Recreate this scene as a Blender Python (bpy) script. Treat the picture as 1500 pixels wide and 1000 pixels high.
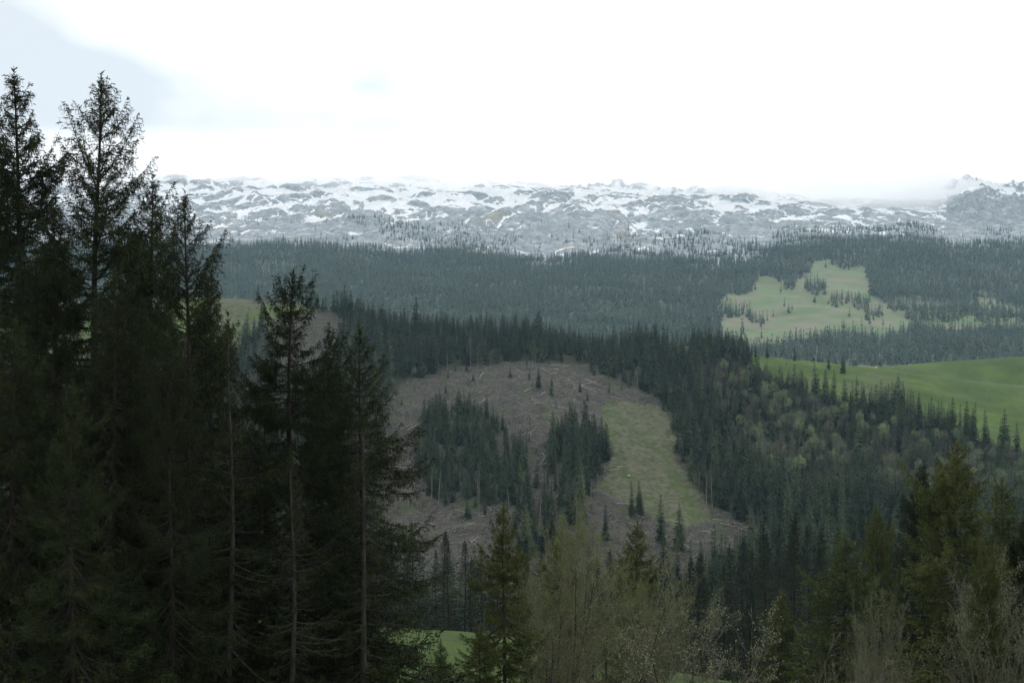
import bpy, math, random
import numpy as np
from mathutils import Vector, Matrix

sc = bpy.context.scene
for o in list(bpy.data.objects):
    bpy.data.objects.remove(o)
rng = np.random.default_rng(7)
random.seed(7)

F = 1767.0          # focal length in photo pixels (1500 wide)
CU, HV = 750.0, 560.0   # column of the optical axis, row of the true horizon

# ------------------------------------------------------------------ camera
cam_d = bpy.data.cameras.new('camera')
cam = bpy.data.objects.new('camera', cam_d)
sc.collection.objects.link(cam)
cam.location = (0, 0, 0)
cam.rotation_euler = (math.radians(90), 0, 0)
cam_d.sensor_width = 36.0
cam_d.lens = F / 1500 * 36.0
cam_d.shift_y = 60 / 1500.0
cam_d.clip_start = 0.5
cam_d.clip_end = 20000
sc.camera = cam

# ------------------------------------------------------------------ world: cloud-covered sky over a Nishita sky
SUN_EL, SUN_AZ = math.radians(48), math.radians(25)      # sun behind the cloud, ahead and to the right
SKY = dict(front=1.75, back=1.10)
w = bpy.data.worlds.new('World')
sc.world = w
w.use_nodes = True
nt = w.node_tree
nt.nodes.clear()
N = nt.nodes.new
L = nt.links.new
out = N('ShaderNodeOutputWorld')
bg = N('ShaderNodeBackground')
bg.inputs['Strength'].default_value = 0.1
sky = N('ShaderNodeTexSky')
sky.sky_type = 'NISHITA'
sky.sun_disc = False
sky.sun_elevation = SUN_EL
sky.sun_rotation = SUN_AZ
sky.altitude = 1200
tc = N('ShaderNodeTexCoord')
sep = N('ShaderNodeSeparateXYZ')
L(tc.outputs['Generated'], sep.inputs[0])
mr = N('ShaderNodeMapRange')
mr.inputs['From Min'].default_value = -1
mr.inputs['From Max'].default_value = 1
mr.inputs['To Min'].default_value = SKY['back'] * 10
mr.inputs['To Max'].default_value = SKY['front'] * 10
L(sep.outputs['Y'], mr.inputs['Value'])
ns = N('ShaderNodeTexNoise')
ns.inputs['Scale'].default_value = 3.2
ns.inputs['Detail'].default_value = 4
ns.inputs['Roughness'].default_value = 0.45
mp = N('ShaderNodeMapping')
mp.inputs['Scale'].default_value = (1, 1, 1.9)
L(tc.outputs['Generated'], mp.inputs['Vector'])
L(mp.outputs[0], ns.inputs['Vector'])


def blob(u, v, r0, r1):
    d = Vector(((u - CU) / F, 1.0, (HV - v) / F)).normalized()
    vm = N('ShaderNodeVectorMath')
    vm.operation = 'DISTANCE'
    L(tc.outputs['Generated'], vm.inputs[0])
    vm.inputs[1].default_value = d
    add = N('ShaderNodeMath')
    add.operation = 'MULTIPLY_ADD'
    L(ns.outputs['Fac'], add.inputs[0])
    add.inputs[1].default_value = 0.24
    L(vm.outputs['Value'], add.inputs[2])
    m = N('ShaderNodeMapRange')
    m.interpolation_type = 'SMOOTHSTEP'
    m.inputs['From Min'].default_value = r0 + 0.12
    m.inputs['From Max'].default_value = r1 + 0.12
    m.inputs['To Min'].default_value = 1
    m.inputs['To Max'].default_value = 0
    L(add.outputs[0], m.inputs['Value'])
    return m.outputs[0]


thin = N('ShaderNodeMapRange')      # thinner, greyer cloud where the noise is low
thin.interpolation_type = 'SMOOTHSTEP'
thin.inputs['From Min'].default_value = 0.40
thin.inputs['From Max'].default_value = 0.24
L(ns.outputs['Fac'], thin.inputs['Value'])
acc = thin.outputs[0]
for b, k in ((blob(570, 82, -0.02, 0.105), .97), (blob(-60, 60, -0.04, 0.19), 1.0), (blob(-20, 240, -0.06, 0.17), 1.0), (blob(330, 205, -0.03, 0.16), .86), (blob(600, 222, -0.03, 0.12), .86)):
    mx = N('ShaderNodeMath')
    mx.operation = 'MULTIPLY_ADD'
    mx.use_clamp = True
    L(b, mx.inputs[0])
    mx.inputs[1].default_value = k
    L(acc, mx.inputs[2])
    acc = mx.outputs[0]
gm = N('ShaderNodeMix')
gm.data_type = 'RGBA'
gm.inputs[6].default_value = (1, 1, 1, 1)
gm.inputs[7].default_value = (0.43, 0.455, 0.478, 1)
L(acc, gm.inputs[0])
mul = N('ShaderNodeVectorMath')
mul.operation = 'SCALE'
L(gm.outputs[2], mul.inputs[0])
L(mr.outputs[0], mul.inputs['Scale'])
fm = N('ShaderNodeMix')
fm.data_type = 'RGBA'
fm.inputs[0].default_value = 0.93
L(sky.outputs[0], fm.inputs[6])
L(mul.outputs[0], fm.inputs[7])
L(fm.outputs[2], bg.inputs['Color'])
L(bg.outputs[0], out.inputs['Surface'])

# ------------------------------------------------------------------ sun (veiled by cloud)
sun_d = bpy.data.lights.new('sun', 'SUN')
sun_d.energy = 0.5
sun_d.angle = math.radians(25)
sun_d.color = (1.0, 0.96, 0.9)
sun = bpy.data.objects.new('sun', sun_d)
sc.collection.objects.link(sun)
sd = Vector((math.sin(SUN_AZ) * math.cos(SUN_EL), math.cos(SUN_AZ) * math.cos(SUN_EL), math.sin(SUN_EL)))
sun.rotation_euler = sd.to_track_quat('Z', 'Y').to_euler()

sc.view_settings.view_transform = 'Standard'
sc.view_settings.look = 'None'
sc.view_settings.exposure = 0.22
sc.view_settings.gamma = 1.0
sc.view_settings.use_curve_mapping = False
sc.cycles.max_bounces = 12
sc.cycles.diffuse_bounces = 2
sc.cycles.glossy_bounces = 1
sc.cycles.transmission_bounces = 1
sc.cycles.transparent_max_bounces = 8
sc.cycles.volume_bounces = 10
sc.cycles.volume_step_rate = 1.0
sc.cycles.volume_max_steps = 64
sc.cycles.use_adaptive_sampling = False
sc.cycles.use_denoising = True
try:
    sc.cycles.denoiser = 'OPENIMAGEDENOISE'
    sc.cycles.denoising_input_passes = 'RGB_ALBEDO_NORMAL'
except Exception:
    pass

# ------------------------------------------------------------------ noise
def _hash(ix, iy, s):
    h = (ix.astype(np.int64) * 374761393 + iy.astype(np.int64) * 668265263 + s * 974634777) & 0xffffffff
    h = ((h ^ (h >> 13)) * 1274126177) & 0xffffffff
    h = (h ^ (h >> 16)) & 0xffffffff
    return h.astype(np.float64) / 4294967295.0


def gnoise(x, y, s=0):
    """gradient noise, about -1..1"""
    x = np.asarray(x, float)
    y = np.asarray(y, float)
    ix, iy = np.floor(x), np.floor(y)
    fx, fy = x - ix, y - iy
    ux, uy = fx * fx * fx * (fx * (fx * 6 - 15) + 10), fy * fy * fy * (fy * (fy * 6 - 15) + 10)

    def g(dx, dy):
        a = _hash(ix + dx, iy + dy, s) * 2 * math.pi
        return np.cos(a) * (fx - dx) + np.sin(a) * (fy - dy)
    a, b, c, d = g(0, 0), g(1, 0), g(0, 1), g(1, 1)
    return 1.5 * ((a * (1 - ux) + b * ux) * (1 - uy) + (c * (1 - ux) + d * ux) * uy)


def fbm(x, y, s=0, o=4, r=0.5):
    t, a, f = 0, 1, 1
    for k in range(o):
        t = t + a * gnoise(x * f + 17.3 * k, y * f - 9.1 * k, s + k)
        a *= r
        f *= 2.03
    return t


def sstep(a, b, x):
    t = np.clip((x - a) / (b - a), 0, 1)
    return t * t * (3 - 2 * t)

# ------------------------------------------------------------------ terrain height
UK = np.array([-300, 0, 300, 450, 600, 750, 900, 1000, 1100, 1250, 1400, 1500, 1800], float)
E = np.array([850, 860, 900, 912, 921, 932, 965, 985, 1000, 1015, 1030, 1040, 1060], float)


def zv(v, d):
    return (HV - np.asarray(v, float)) / F * d


def cz(z):
    return np.full(len(UK), float(z))


rows = []
rows.append((0, cz(-1.9)))
rows.append((20, cz(-6.3)))
rows.append((40, cz(-15.0)))
rows.append((60, -21.5 - 4.0 * sstep(600, 1300, UK)))
rows.append((130, zv(E + 82, 130)))
rows.append((200, zv(E, 200)))
rows.append((215, zv(E + 9, 215)))
z215 = zv(E + 9, 215)
rows.append((250, z215 - 14))
rows.append((300, z215 * 0.4 - 74))
rows.append((380, cz(-121)))
rows.append((430, cz(-112)))
rows.append((520, zv([880, 880, 870, 860, 850, 850, 850, 845, 850, 860, 870, 875, 880], 520)))
rows.append((600, zv([800, 800, 785, 770, 760, 755, 755, 765, 775, 785, 790, 795, 800], 600)))
rows.append((700, zv([700, 700, 690, 670, 662, 660, 665, 680, 690, 695, 700, 705, 710], 700)))
rows.append((800, zv([610, 600, 590, 585, 582, 585, 592, 607, 618, 622, 638, 650, 660], 800)))
rows.append((900, zv([530, 520, 500, 512, 525, 535, 547, 556, 566, 570, 592, 606, 615], 900)))
zr = zv([455, 447, 437, 448, 488, 496, 517, 507, 520, 536, 554, 565, 575], 1000)
rows.append((1000, zr))
rows.append((1060, zr - 2))
rows.append((1250, np.where(UK < 1300, zr * 0.3 - 12, zr - 14)))
rows.append((1350, np.array([10, 10, 10, 10, 10, 8, 6, 5, 5, 16, 24, 29, 30], float)))
rows.append((1420, np.array([20, 20, 20, 20, 20, 18, 16, 15, 12, 10, 12, 15, 15], float)))
rows.append((1500, zv([505, 505, 500, 500, 500, 502, 510, 520, 530, 535, 537, 538, 538], 1500)))
rows.append((1750, zv([480, 480, 478, 478, 480, 484, 490, 494, 497, 500, 498, 498, 498], 1750)))
rows.append((2000, zv([450, 450, 448, 448, 450, 454, 460, 464, 462, 462, 466, 468, 468], 2000)))
rows.append((2400, zv([405, 405, 405, 408, 410, 414, 417, 420, 408, 411, 424, 426, 426], 2400)))
rows.append((2900, zv([360, 360, 358, 360, 370, 378, 378, 374, 368, 358, 364, 368, 368], 2900)))
rows.append((3500, zv([312, 312, 312, 312, 314, 318, 322, 326, 326, 322, 332, 336, 336], 3500)))
rows.append((4000, zv([276, 276, 275, 272, 276, 283, 288, 290, 292, 303, 302, 306, 300], 4000)))
z43 = zv([264, 264, 263, 262, 266, 272, 276, 278, 284, 297, 264, 272, 262], 4300)
rows.append((4300, z43))
rows.append((5200, z43 * 0.7 + 150))
rows.append((7000, z43 * 0.3 + 250))
DK = np.array([r[0] for r in rows], float)
ZT = np.array([r[1] for r in rows])          # d x u


def pchip(xk, yk, x):
    """yk: (n, m); monotone cubic along axis 0"""
    h = np.diff(xk)[:, None]
    dl = np.diff(yk, axis=0) / h
    m = np.zeros_like(yk)
    w1 = 2 * h[1:] + h[:-1]
    w2 = h[1:] + 2 * h[:-1]
    same = dl[:-1] * dl[1:] > 0
    with np.errstate(divide='ignore', invalid='ignore'):
        m[1:-1] = np.where(same, (w1 + w2) / (w1 / dl[:-1] + w2 / dl[1:]), 0)
    m[0] = dl[0]
    m[-1] = dl[-1]
    i = np.clip(np.searchsorted(xk, x, 'right') - 1, 0, len(xk) - 2)
    hh = h[i]
    t = ((x - xk[i])[:, None]) / hh
    return ((2 * t**3 - 3 * t**2 + 1) * yk[i] + (t**3 - 2 * t**2 + t) * hh * m[i] +
            (-2 * t**3 + 3 * t**2) * yk[i + 1] + (t**3 - t**2) * hh * m[i + 1])


UF = np.linspace(-300, 1800, 701)
DF = np.concatenate([np.arange(0, 1500, 4.0), np.arange(1500, 7001, 20.0)])
_t = pchip(UK, ZT.T, UF).T                    # d x U
TAB = pchip(DK, _t, DF)


def hbase(X, Y):
    Yc = np.clip(Y, 0, 6990)
    # close to the viewer the pencil of columns is narrow: use wider ones there
    u = np.clip(CU + F * X / np.maximum(Yc, 90), -299.9, 1799.9)
    a = (u + 300) / 3.0
    i = np.floor(a).astype(int)
    fa = a - i
    b = np.where(Yc < 1500, Yc / 4.0, 375 + (Yc - 1500) / 20.0)
    j = np.clip(np.floor(b).astype(int), 0, len(DF) - 2)
    fb = b - j
    i = np.clip(i, 0, len(UF) - 2)
    return (TAB[j, i] * (1 - fa) * (1 - fb) + TAB[j, i + 1] * fa * (1 - fb) +
            TAB[j + 1, i] * (1 - fa) * fb + TAB[j + 1, i + 1] * fa * fb)


def karst(X, Y):
    """limestone humps and hollows of the bare plateau; returns height and the hollow value"""
    wx = X + 40 * fbm(X / 150, Y / 150, 31, 3)
    wy = Y + 40 * fbm(X / 150, Y / 150, 41, 3)
    n0 = gnoise(wx / 340, wy / 260, 50)
    n1 = gnoise(wx / 120, wy / 105, 51)
    n2 = gnoise(wx / 58, wy / 52, 52)
    n3 = gnoise(wx / 27, wy / 25, 53)
    b1, b2, b3 = np.abs(n1) ** .7, np.abs(n2) ** .75, np.abs(n3) ** .8
    h = 30 * np.abs(n0) ** .8 - 12 + 21 * b1 + 11 * b2 + 6 * b3 + 2.4 * fbm(X / 11, Y / 11, 54, 3)
    b1 = np.minimum(b1, np.abs(n0) ** .8 * 1.5 + .03)
    return h, b1, b2, b3


def height(X, Y, full=False):
    X = np.asarray(X, float)
    Y = np.asarray(Y, float)
    z = hbase(X, Y)
    u = CU + F * X / np.maximum(Y, 90)
    # small relief growing with distance
    z = z + 0.35 * fbm(X / 22, Y / 22, 3, 3) * sstep(10, 60, Y)
    z = z + 3.2 * fbm(X / 55, Y / 55, 5, 3) * sstep(430, 560, Y) * (1 - 0.8 * sstep(930, 1000, Y))
    z = z + 1.6 * fbm(X / 12, Y / 12, 6, 3) * sstep(520, 600, Y) * (1 - sstep(880, 980, Y)) * sstep(560, 660, u) * (1 - sstep(1120, 1200, u)) * .9
    z = z + 9 * fbm(X / 190, Y / 190, 8, 4) * sstep(1450, 1900, Y)
    k, b1, b2, b3 = karst(X, Y)
    ka = sstep(2650, 3250, Y) * (1 - 0.35 * sstep(1080, 1250, u))
    z = z + ka * (k - 14)
    # rock steps / cliff bands on the right-hand mountain and in the centre
    cl = sstep(1330, 1420, u + 30 * gnoise(Y / 60, X / 60, 9)) * sstep(3300, 3800, Y)
    z = z + cl * 20 * np.abs(fbm(X / 46 + Y / 60, Y / 30, 12, 4))
    # rock tower and its shoulders on the rim
    for uc, dd, hw, hh in ((905, 4250, 26, 24), (940, 4300, 55, 14), (868, 4300, 60, 18), (712, 4300, 45, 12), (1050, 4280, 110, 16), (1120, 4200, 60, 16)):
        xc = (uc - CU) / F * dd
        r = np.hypot((X - xc) / hw, (Y - dd) / (hw * 1.3)) + 0.22 * gnoise(X / 14, Y / 14, 60)
        z = z + hh * (1 - sstep(0.55, 1.15, r))
    if full:
        return z, b1, b2, b3
    return z


def proj(X, Y, Z):
    return CU + F * X / Y, HV - F * Z / Y


def inpoly(u, v, poly):
    u = np.asarray(u, float)
    v = np.asarray(v, float)
    ins = np.zeros(u.shape, bool)
    n = len(poly)
    for i in range(n):
        x1, y1 = poly[i]
        x2, y2 = poly[(i + 1) % n]
        c = (y1 > v) != (y2 > v)
        if y1 != y2:
            ins ^= c & (u < (x2 - x1) * (v - y1) / (y2 - y1) + x1)
    return ins


# outlines of the land cover on the slope opposite and on the far slope
BOWL = [(560, 600), (585, 560), (640, 545), (700, 532), (800, 530), (860, 535), (895, 550), (940, 572), (980, 596), (999, 640), (997, 668), (1014, 690), (1038, 740),
        (1080, 755), (1120, 780), (1125, 800), (1060, 830), (1010, 850), (900, 880), (560, 880), (560, 700)]
CLEAR = [(880, 592), (905, 586), (938, 590), (974, 600), (992, 640), (990, 668), (1010, 695), (1028, 730), (1042, 764), (1000, 772), (955, 756), (910, 734), (874, 712), (893, 690), (888, 655), (882, 620)]
STAND_A = [(612, 612), (660, 596), (690, 590), (735, 622), (768, 670), (785, 745), (740, 735), (700, 748), (640, 738), (610, 690)]
STAND_B = [(808, 650), (835, 632), (870, 640), (884, 655), (892, 680), (885, 700), (850, 708), (802, 695)]
STAND_C = [(730, 745), (790, 705), (860, 712), (880, 745), (870, 800), (800, 830), (720, 800)]
MEADOW_R = [(965, 400), (967, 517), (1002, 517), (1008, 503), (1094, 503), (1100, 534), (1130, 550), (1160, 564), (1200, 578), (1245, 590), (1300, 600), (1350, 615), (1400, 632), (1500, 662), (1830, 720), (1830, 400)]
MEADOW_L = [(-320, 560), (200, 545), (300, 520), (352, 505), (388, 478), (430, 458), (470, 452), (560, 452), (600, 470), (620, 440), (600, 400), (-320, 400)]
SLASH_L = [(388, 482), (430, 462), (475, 455), (520, 462), (500, 500), (470, 560), (430, 560), (400, 530)]
FARM = [(1058, 448), (1063, 432), (1095, 428), (1120, 402), (1150, 412), (1182, 405), (1192, 384), (1215, 380), (1232, 395), (1268, 390), (1275, 430), (1300, 447), (1340, 440), (1400, 446), (1440, 436), (1500, 452), (1830, 455), (1830, 482), (1500, 484),
        (1440, 482), (1400, 486), (1340, 478), (1290, 490), (1240, 486), (1200, 494), (1160, 500), (1110, 512), (1060, 500), (1055, 480)]
TREELINE = (np.array([-300, 200, 300, 400, 500, 600, 660, 700, 800, 850, 900, 950, 1000, 1050, 1100, 1150, 1200, 1300, 1360, 1400, 1450, 1500, 1800], float),
            np.array([356, 356, 356, 354, 356, 370, 352, 360, 384, 372, 366, 368, 376, 384, 380, 352, 344, 340, 342, 360, 356, 348, 350], float))

# ------------------------------------------------------------------ materials
def material(name):
    m = bpy.data.materials.new(name)
    m.use_nodes = True
    t = m.node_tree
    t.nodes.clear()
    o = t.nodes.new('ShaderNodeOutputMaterial')
    b = t.nodes.new('ShaderNodeBsdfPrincipled')
    b.inputs['Roughness'].default_value = 0.95
    b.inputs['Specular IOR Level'].default_value = 0.12
    t.links.new(b.outputs[0], o.inputs['Surface'])
    return m, t, b, o


def mixrgb(t, a, b, fac):
    x = t.nodes.new('ShaderNodeMix')
    x.data_type = 'RGBA'
    for s, v in ((6, a), (7, b)):
        if hasattr(v, 'is_linked') or hasattr(v, 'links'):
            t.links.new(v, x.inputs[s])
        else:
            x.inputs[s].default_value = (*v, 1)
    if isinstance(fac, (int, float)):
        x.inputs[0].default_value = fac
    else:
        t.links.new(fac, x.inputs[0])
    return x.outputs[2]


def tnoise(t, scale, detail=3, rough=0.55, vec=None, lo=0.35, hi=0.65):
    n = t.nodes.new('ShaderNodeTexNoise')
    n.inputs['Scale'].default_value = scale
    n.inputs['Detail'].default_value = detail
    n.inputs['Roughness'].default_value = rough
    if vec is None:
        g = t.nodes.new('ShaderNodeNewGeometry')
        vec = g.outputs['Position']
    t.links.new(vec, n.inputs['Vector'])
    m = t.nodes.new('ShaderNodeMapRange')
    m.interpolation_type = 'SMOOTHSTEP'
    m.inputs['From Min'].default_value = lo
    m.inputs['From Max'].default_value = hi
    t.links.new(n.outputs['Fac'], m.inputs['Value'])
    return m.outputs[0]


def attr(t, name):
    a = t.nodes.new('ShaderNodeAttribute')
    a.attribute_name = name
    return a


def foliage_mat(name, c1, c2, c3=None, nscale=0.6, trans=0.0, vary=0.0):
    """two leaf tones in clumps, and a tone that differs from plant to plant"""
    m, t, b, o = material(name)
    oi = t.nodes.new('ShaderNodeObjectInfo')
    tcn = t.nodes.new('ShaderNodeTexCoord')
    n = tnoise(t, nscale, 3, 0.6, tcn.outputs['Object'])
    col = mixrgb(t, c1, c2, n)
    if c3:
        r = t.nodes.new('ShaderNodeMapRange')
        r.inputs['From Min'].default_value = 0.35
        r.inputs['From Max'].default_value = 1.0
        r.inputs['To Max'].default_value = 0.85
        t.links.new(oi.outputs['Random'], r.inputs['Value'])
        col = mixrgb(t, col, c3, r.outputs[0])
    if vary:
        wn = t.nodes.new('ShaderNodeTexWhiteNoise')
        wn.noise_dimensions = '1D'
        t.links.new(oi.outputs['Random'], wn.inputs['W'])
        vr = t.nodes.new('ShaderNodeMapRange')
        vr.inputs['To Min'].default_value = 1 - vary
        vr.inputs['To Max'].default_value = 1 + vary
        t.links.new(wn.outputs['Value'], vr.inputs['Value'])
        vs = t.nodes.new('ShaderNodeVectorMath')
        vs.operation = 'SCALE'
        t.links.new(col, vs.inputs[0])
        t.links.new(vr.outputs[0], vs.inputs['Scale'])
        col = vs.outputs[0]
    t.links.new(col, b.inputs['Base Color'])
    b.inputs['Roughness'].default_value = 0.8
    b.inputs['Specular IOR Level'].default_value = 0.15
    if trans:
        tr = t.nodes.new('ShaderNodeBsdfTranslucent')
        t.links.new(col, tr.inputs['Color'])
        ms = t.nodes.new('ShaderNodeMixShader')
        ms.inputs[0].default_value = trans
        t.links.new(b.outputs[0], ms.inputs[1])
        t.links.new(tr.outputs[0], ms.inputs[2])
        t.links.new(ms.outputs[0], o.inputs['Surface'])
    return m


def bark_mat(name, c1, c2, scale=2.5):
    m, t, b, o = material(name)
    tcn = t.nodes.new('ShaderNodeTexCoord')
    mpn = t.nodes.new('ShaderNodeMapping')
    mpn.inputs['Scale'].default_value = (1, 1, 0.35)
    t.links.new(tcn.outputs['Object'], mpn.inputs['Vector'])
    n = tnoise(t, scale, 4, 0.65, mpn.outputs[0])
    t.links.new(mixrgb(t, c1, c2, n), b.inputs['Base Color'])
    bp = t.nodes.new('ShaderNodeBump')
    bp.inputs['Strength'].default_value = 0.6
    bp.inputs['Distance'].default_value = 0.03
    t.links.new(n, bp.inputs['Height'])
    t.links.new(bp.outputs[0], b.inputs['Normal'])
    return m


M = {}
M['spruce_near'] = foliage_mat('spruce_needles', (0.006, 0.011, 0.004), (0.034, 0.048, 0.011), (0.014, 0.021, 0.006), 0.9, 0.12)
M['spruce_olive'] = foliage_mat('olive_spruce_needles', (0.034, 0.048, 0.012), (0.092, 0.106, 0.026), (0.056, 0.078, 0.020), 0.9, 0.12)
M['spruce_dark'] = foliage_mat('dark_spruce_needles', (0.010, 0.019, 0.012), (0.020, 0.032, 0.017), (0.015, 0.025, 0.013), 0.9, 0.1)
M['lichen'] = foliage_mat('hanging_lichen_twigs', (0.035, 0.036, 0.024), (0.065, 0.062, 0.045), None, 1.2)
M['spruce_mid'] = foliage_mat('hill_spruce_needles', (0.007, 0.016, 0.007), (0.034, 0.056, 0.022), (0.060, 0.086, 0.036), 0.35, 0.0, .5)
M['spruce_far'] = foliage_mat('far_spruce_needles_hazed', (0.046, 0.078, 0.068), (0.072, 0.110, 0.092), (0.092, 0.120, 0.094), 0.2, 0.0, .18)  # paler and bluer than nearer needles: distance haze put into the colour
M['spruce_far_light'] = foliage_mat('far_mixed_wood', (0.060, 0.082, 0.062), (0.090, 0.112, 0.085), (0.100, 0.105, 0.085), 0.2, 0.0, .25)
M['leaf_light'] = foliage_mat('fresh_green_leaves', (0.100, 0.140, 0.066), (0.185, 0.235, 0.115), (0.120, 0.140, 0.085), 0.4, 0.0, .25)
M['leaf_grey'] = foliage_mat('grey_green_leaves', (0.096, 0.109, 0.074), (0.144, 0.163, 0.099), (0.112, 0.106, 0.079), 0.4)
M['leaf_rust'] = foliage_mat('rusty_buds', (0.117, 0.091, 0.055), (0.176, 0.120, 0.068), None, 0.4)
M['leaf_bare'] = foliage_mat('bare_twig_haze', (0.044, 0.045, 0.036), (0.082, 0.080, 0.062), (0.045, 0.050, 0.035), 0.4)
M['leaf_olive'] = foliage_mat('budding_olive_leaves', (0.085, 0.105, 0.034), (0.150, 0.170, 0.062), None, 0.8, 0.15)
M['leaf_greyish'] = foliage_mat('grey_green_buds', (0.094, 0.110, 0.060), (0.156, 0.173, 0.100), None, 0.8, 0.188)
M['leaf_pale'] = foliage_mat('pale_budding_leaves', (0.173, 0.197, 0.110), (0.266, 0.283, 0.173), None, 0.8, 0.156)
M['bark'] = bark_mat('spruce_bark', (0.017, 0.014, 0.011), (0.036, 0.031, 0.026))
M['bark_grey'] = bark_mat('grey_bark', (0.027, 0.025, 0.022), (0.057, 0.053, 0.046), 5)
M['twig_grey'] = bark_mat('grey_twigs', (0.094, 0.090, 0.066), (0.164, 0.160, 0.121), 3)
M['twig_dark'] = bark_mat('dark_dead_twigs', (0.025, 0.024, 0.018), (0.052, 0.050, 0.038), 3)
M['log'] = bark_mat('weathered_log', (0.108, 0.095, 0.077), (0.270, 0.248, 0.216), 1.2)
M['log_pale'] = bark_mat('peeled_log', (0.270, 0.252, 0.216), (0.414, 0.387, 0.342), 1.2)
M['stick'] = bark_mat('slash_branches', (0.026, 0.023, 0.020), (0.235, 0.225, 0.20), 2.2)
M['snag'] = bark_mat('dead_wood', (0.103, 0.095, 0.079), (0.199, 0.182, 0.157), 1.5)


def ground_material():
    m, t, b, o = material('hill_ground')
    a = attr(t, 'zone')
    s = t.nodes.new('ShaderNodeSeparateColor')
    t.links.new(a.outputs['Color'], s.inputs[0])
    n1 = tnoise(t, 0.05, 5, 0.6)
    n2 = tnoise(t, 0.32, 6, 0.75, lo=.38, hi=.62)
    n3 = tnoise(t, 1.6, 3, 0.7)
    soil = mixrgb(t, (0.018, 0.019, 0.012), (0.038, 0.038, 0.024), n2)
    grass = mixrgb(t, mixrgb(t, mixrgb(t, (0.036, 0.068, 0.011), (0.048, 0.084, 0.014), n2), (0.074, 0.118, 0.020), tnoise(t, 0.018, 5, 0.6, lo=.4, hi=.62)), (0.060, 0.080, 0.026), tnoise(t, 0.25, 4, 0.6, lo=.45, hi=.75))
    dry = mixrgb(t, (0.052, 0.062, 0.033), (0.122, 0.120, 0.080), n2)
    slash = mixrgb(t, mixrgb(t, (0.024, 0.022, 0.018), (0.062, 0.058, 0.048), n2), (0.125, 0.118, 0.102), tnoise(t, 0.8, 4, 0.75, lo=.5, hi=.70))
    col = mixrgb(t, soil, grass, s.outputs[0])
    col = mixrgb(t, col, dry, s.outputs[1])
    col = mixrgb(t, col, slash, s.outputs[2])
    t.links.new(col, b.inputs['Base Color'])
    bp = t.nodes.new('ShaderNodeBump')
    bp.inputs['Strength'].default_value = 0.5
    bp.inputs['Distance'].default_value = 0.6
    t.links.new(n3, bp.inputs['Height'])
    t.links.new(bp.outputs[0], b.inputs['Normal'])
    return m


def mountain_material():
    m, t, b, o = material('mountain_ground')
    a = attr(t, 'zone')
    s = t.nodes.new('ShaderNodeSeparateColor')
    t.links.new(a.outputs['Color'], s.inputs[0])
    n1 = tnoise(t, 0.012, 5, 0.6)
    n2 = tnoise(t, 0.035, 6, 0.7)
    n3 = tnoise(t, 0.12, 4, 0.75, lo=.3, hi=.7)
    meadow = mixrgb(t, mixrgb(t, (0.098, 0.135, 0.072), (0.115, 0.168, 0.082), n1), (0.165, 0.155, 0.115), tnoise(t, 0.014, 6, 0.7, lo=.42, hi=.64))  # grass tones lightened to carry the paleness of distant haze
    rock = mixrgb(t, (0.23, 0.26, 0.285), (0.42, 0.445, 0.465), n2)  # bluish lift in the rock stands for light scattered by the air
    rock = mixrgb(t, rock, (0.17, 0.19, 0.20), tnoise(t, 0.05, 7, 0.8, lo=.52, hi=.66))
    tan = tnoise(t, 0.008, 3, 0.5, lo=.58, hi=.75)
    rock = mixrgb(t, rock, (0.30, 0.29, 0.24), tan)
    scrub = mixrgb(t, (0.05, 0.06, 0.045), (0.12, 0.13, 0.11), n3)
    col = mixrgb(t, scrub, meadow, s.outputs[0])
    col = mixrgb(t, col, rock, s.outputs[1])
    # ragged edge of the snow
    add = t.nodes.new('ShaderNodeMath')
    add.operation = 'MULTIPLY_ADD'
    t.links.new(n3, add.inputs[0])
    add.inputs[1].default_value = 0.30
    t.links.new(s.outputs[2], add.inputs[2])
    sm = t.nodes.new('ShaderNodeMapRange')
    sm.interpolation_type = 'SMOOTHSTEP'
    sm.inputs['From Min'].default_value = 0.60
    sm.inputs['From Max'].default_value = 0.70
    t.links.new(add.outputs[0], sm.inputs['Value'])
    col = mixrgb(t, col, (0.86, 0.88, 0.90), sm.outputs[0])
    t.links.new(col, b.inputs['Base Color'])
    bp = t.nodes.new('ShaderNodeBump')
    bp.inputs['Strength'].default_value = 0.8
    bp.inputs['Distance'].default_value = 6.0
    inv = t.nodes.new('ShaderNodeMath')
    inv.operation = 'MULTIPLY'
    t.links.new(n2, inv.inputs[0])
    t.links.new(s.outputs[1], inv.inputs[1])
    t.links.new(inv.outputs[0], bp.inputs['Height'])
    t.links.new(bp.outputs[0], b.inputs['Normal'])
    return m


def field_material():
    m, t, b, o = material('meadow_grass')
    n1 = tnoise(t, 0.06, 4, 0.6)
    n2 = tnoise(t, 0.9, 4, 0.7)
    col = mixrgb(t, (0.026, 0.050, 0.009), (0.044, 0.074, 0.015), n1)
    col = mixrgb(t, col, (0.062, 0.078, 0.024), tnoise(t, 0.35, 5, 0.7, lo=.5, hi=.75))
    col = mixrgb(t, col, (0.026, 0.048, 0.012), tnoise(t, 2.2, 3, 0.7, lo=.5, hi=.8))
    t.links.new(col, b.inputs['Base Color'])
    bp = t.nodes.new('ShaderNodeBump')
    bp.inputs['Strength'].default_value = 0.7
    bp.inputs['Distance'].default_value = 0.25
    t.links.new(n2, bp.inputs['Height'])
    t.links.new(bp.outputs[0], b.inputs['Normal'])
    return m


M['hill'] = ground_material()
M['mountain'] = mountain_material()
M['field'] = field_material()

# ------------------------------------------------------------------ object helpers
col = sc.collection


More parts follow.
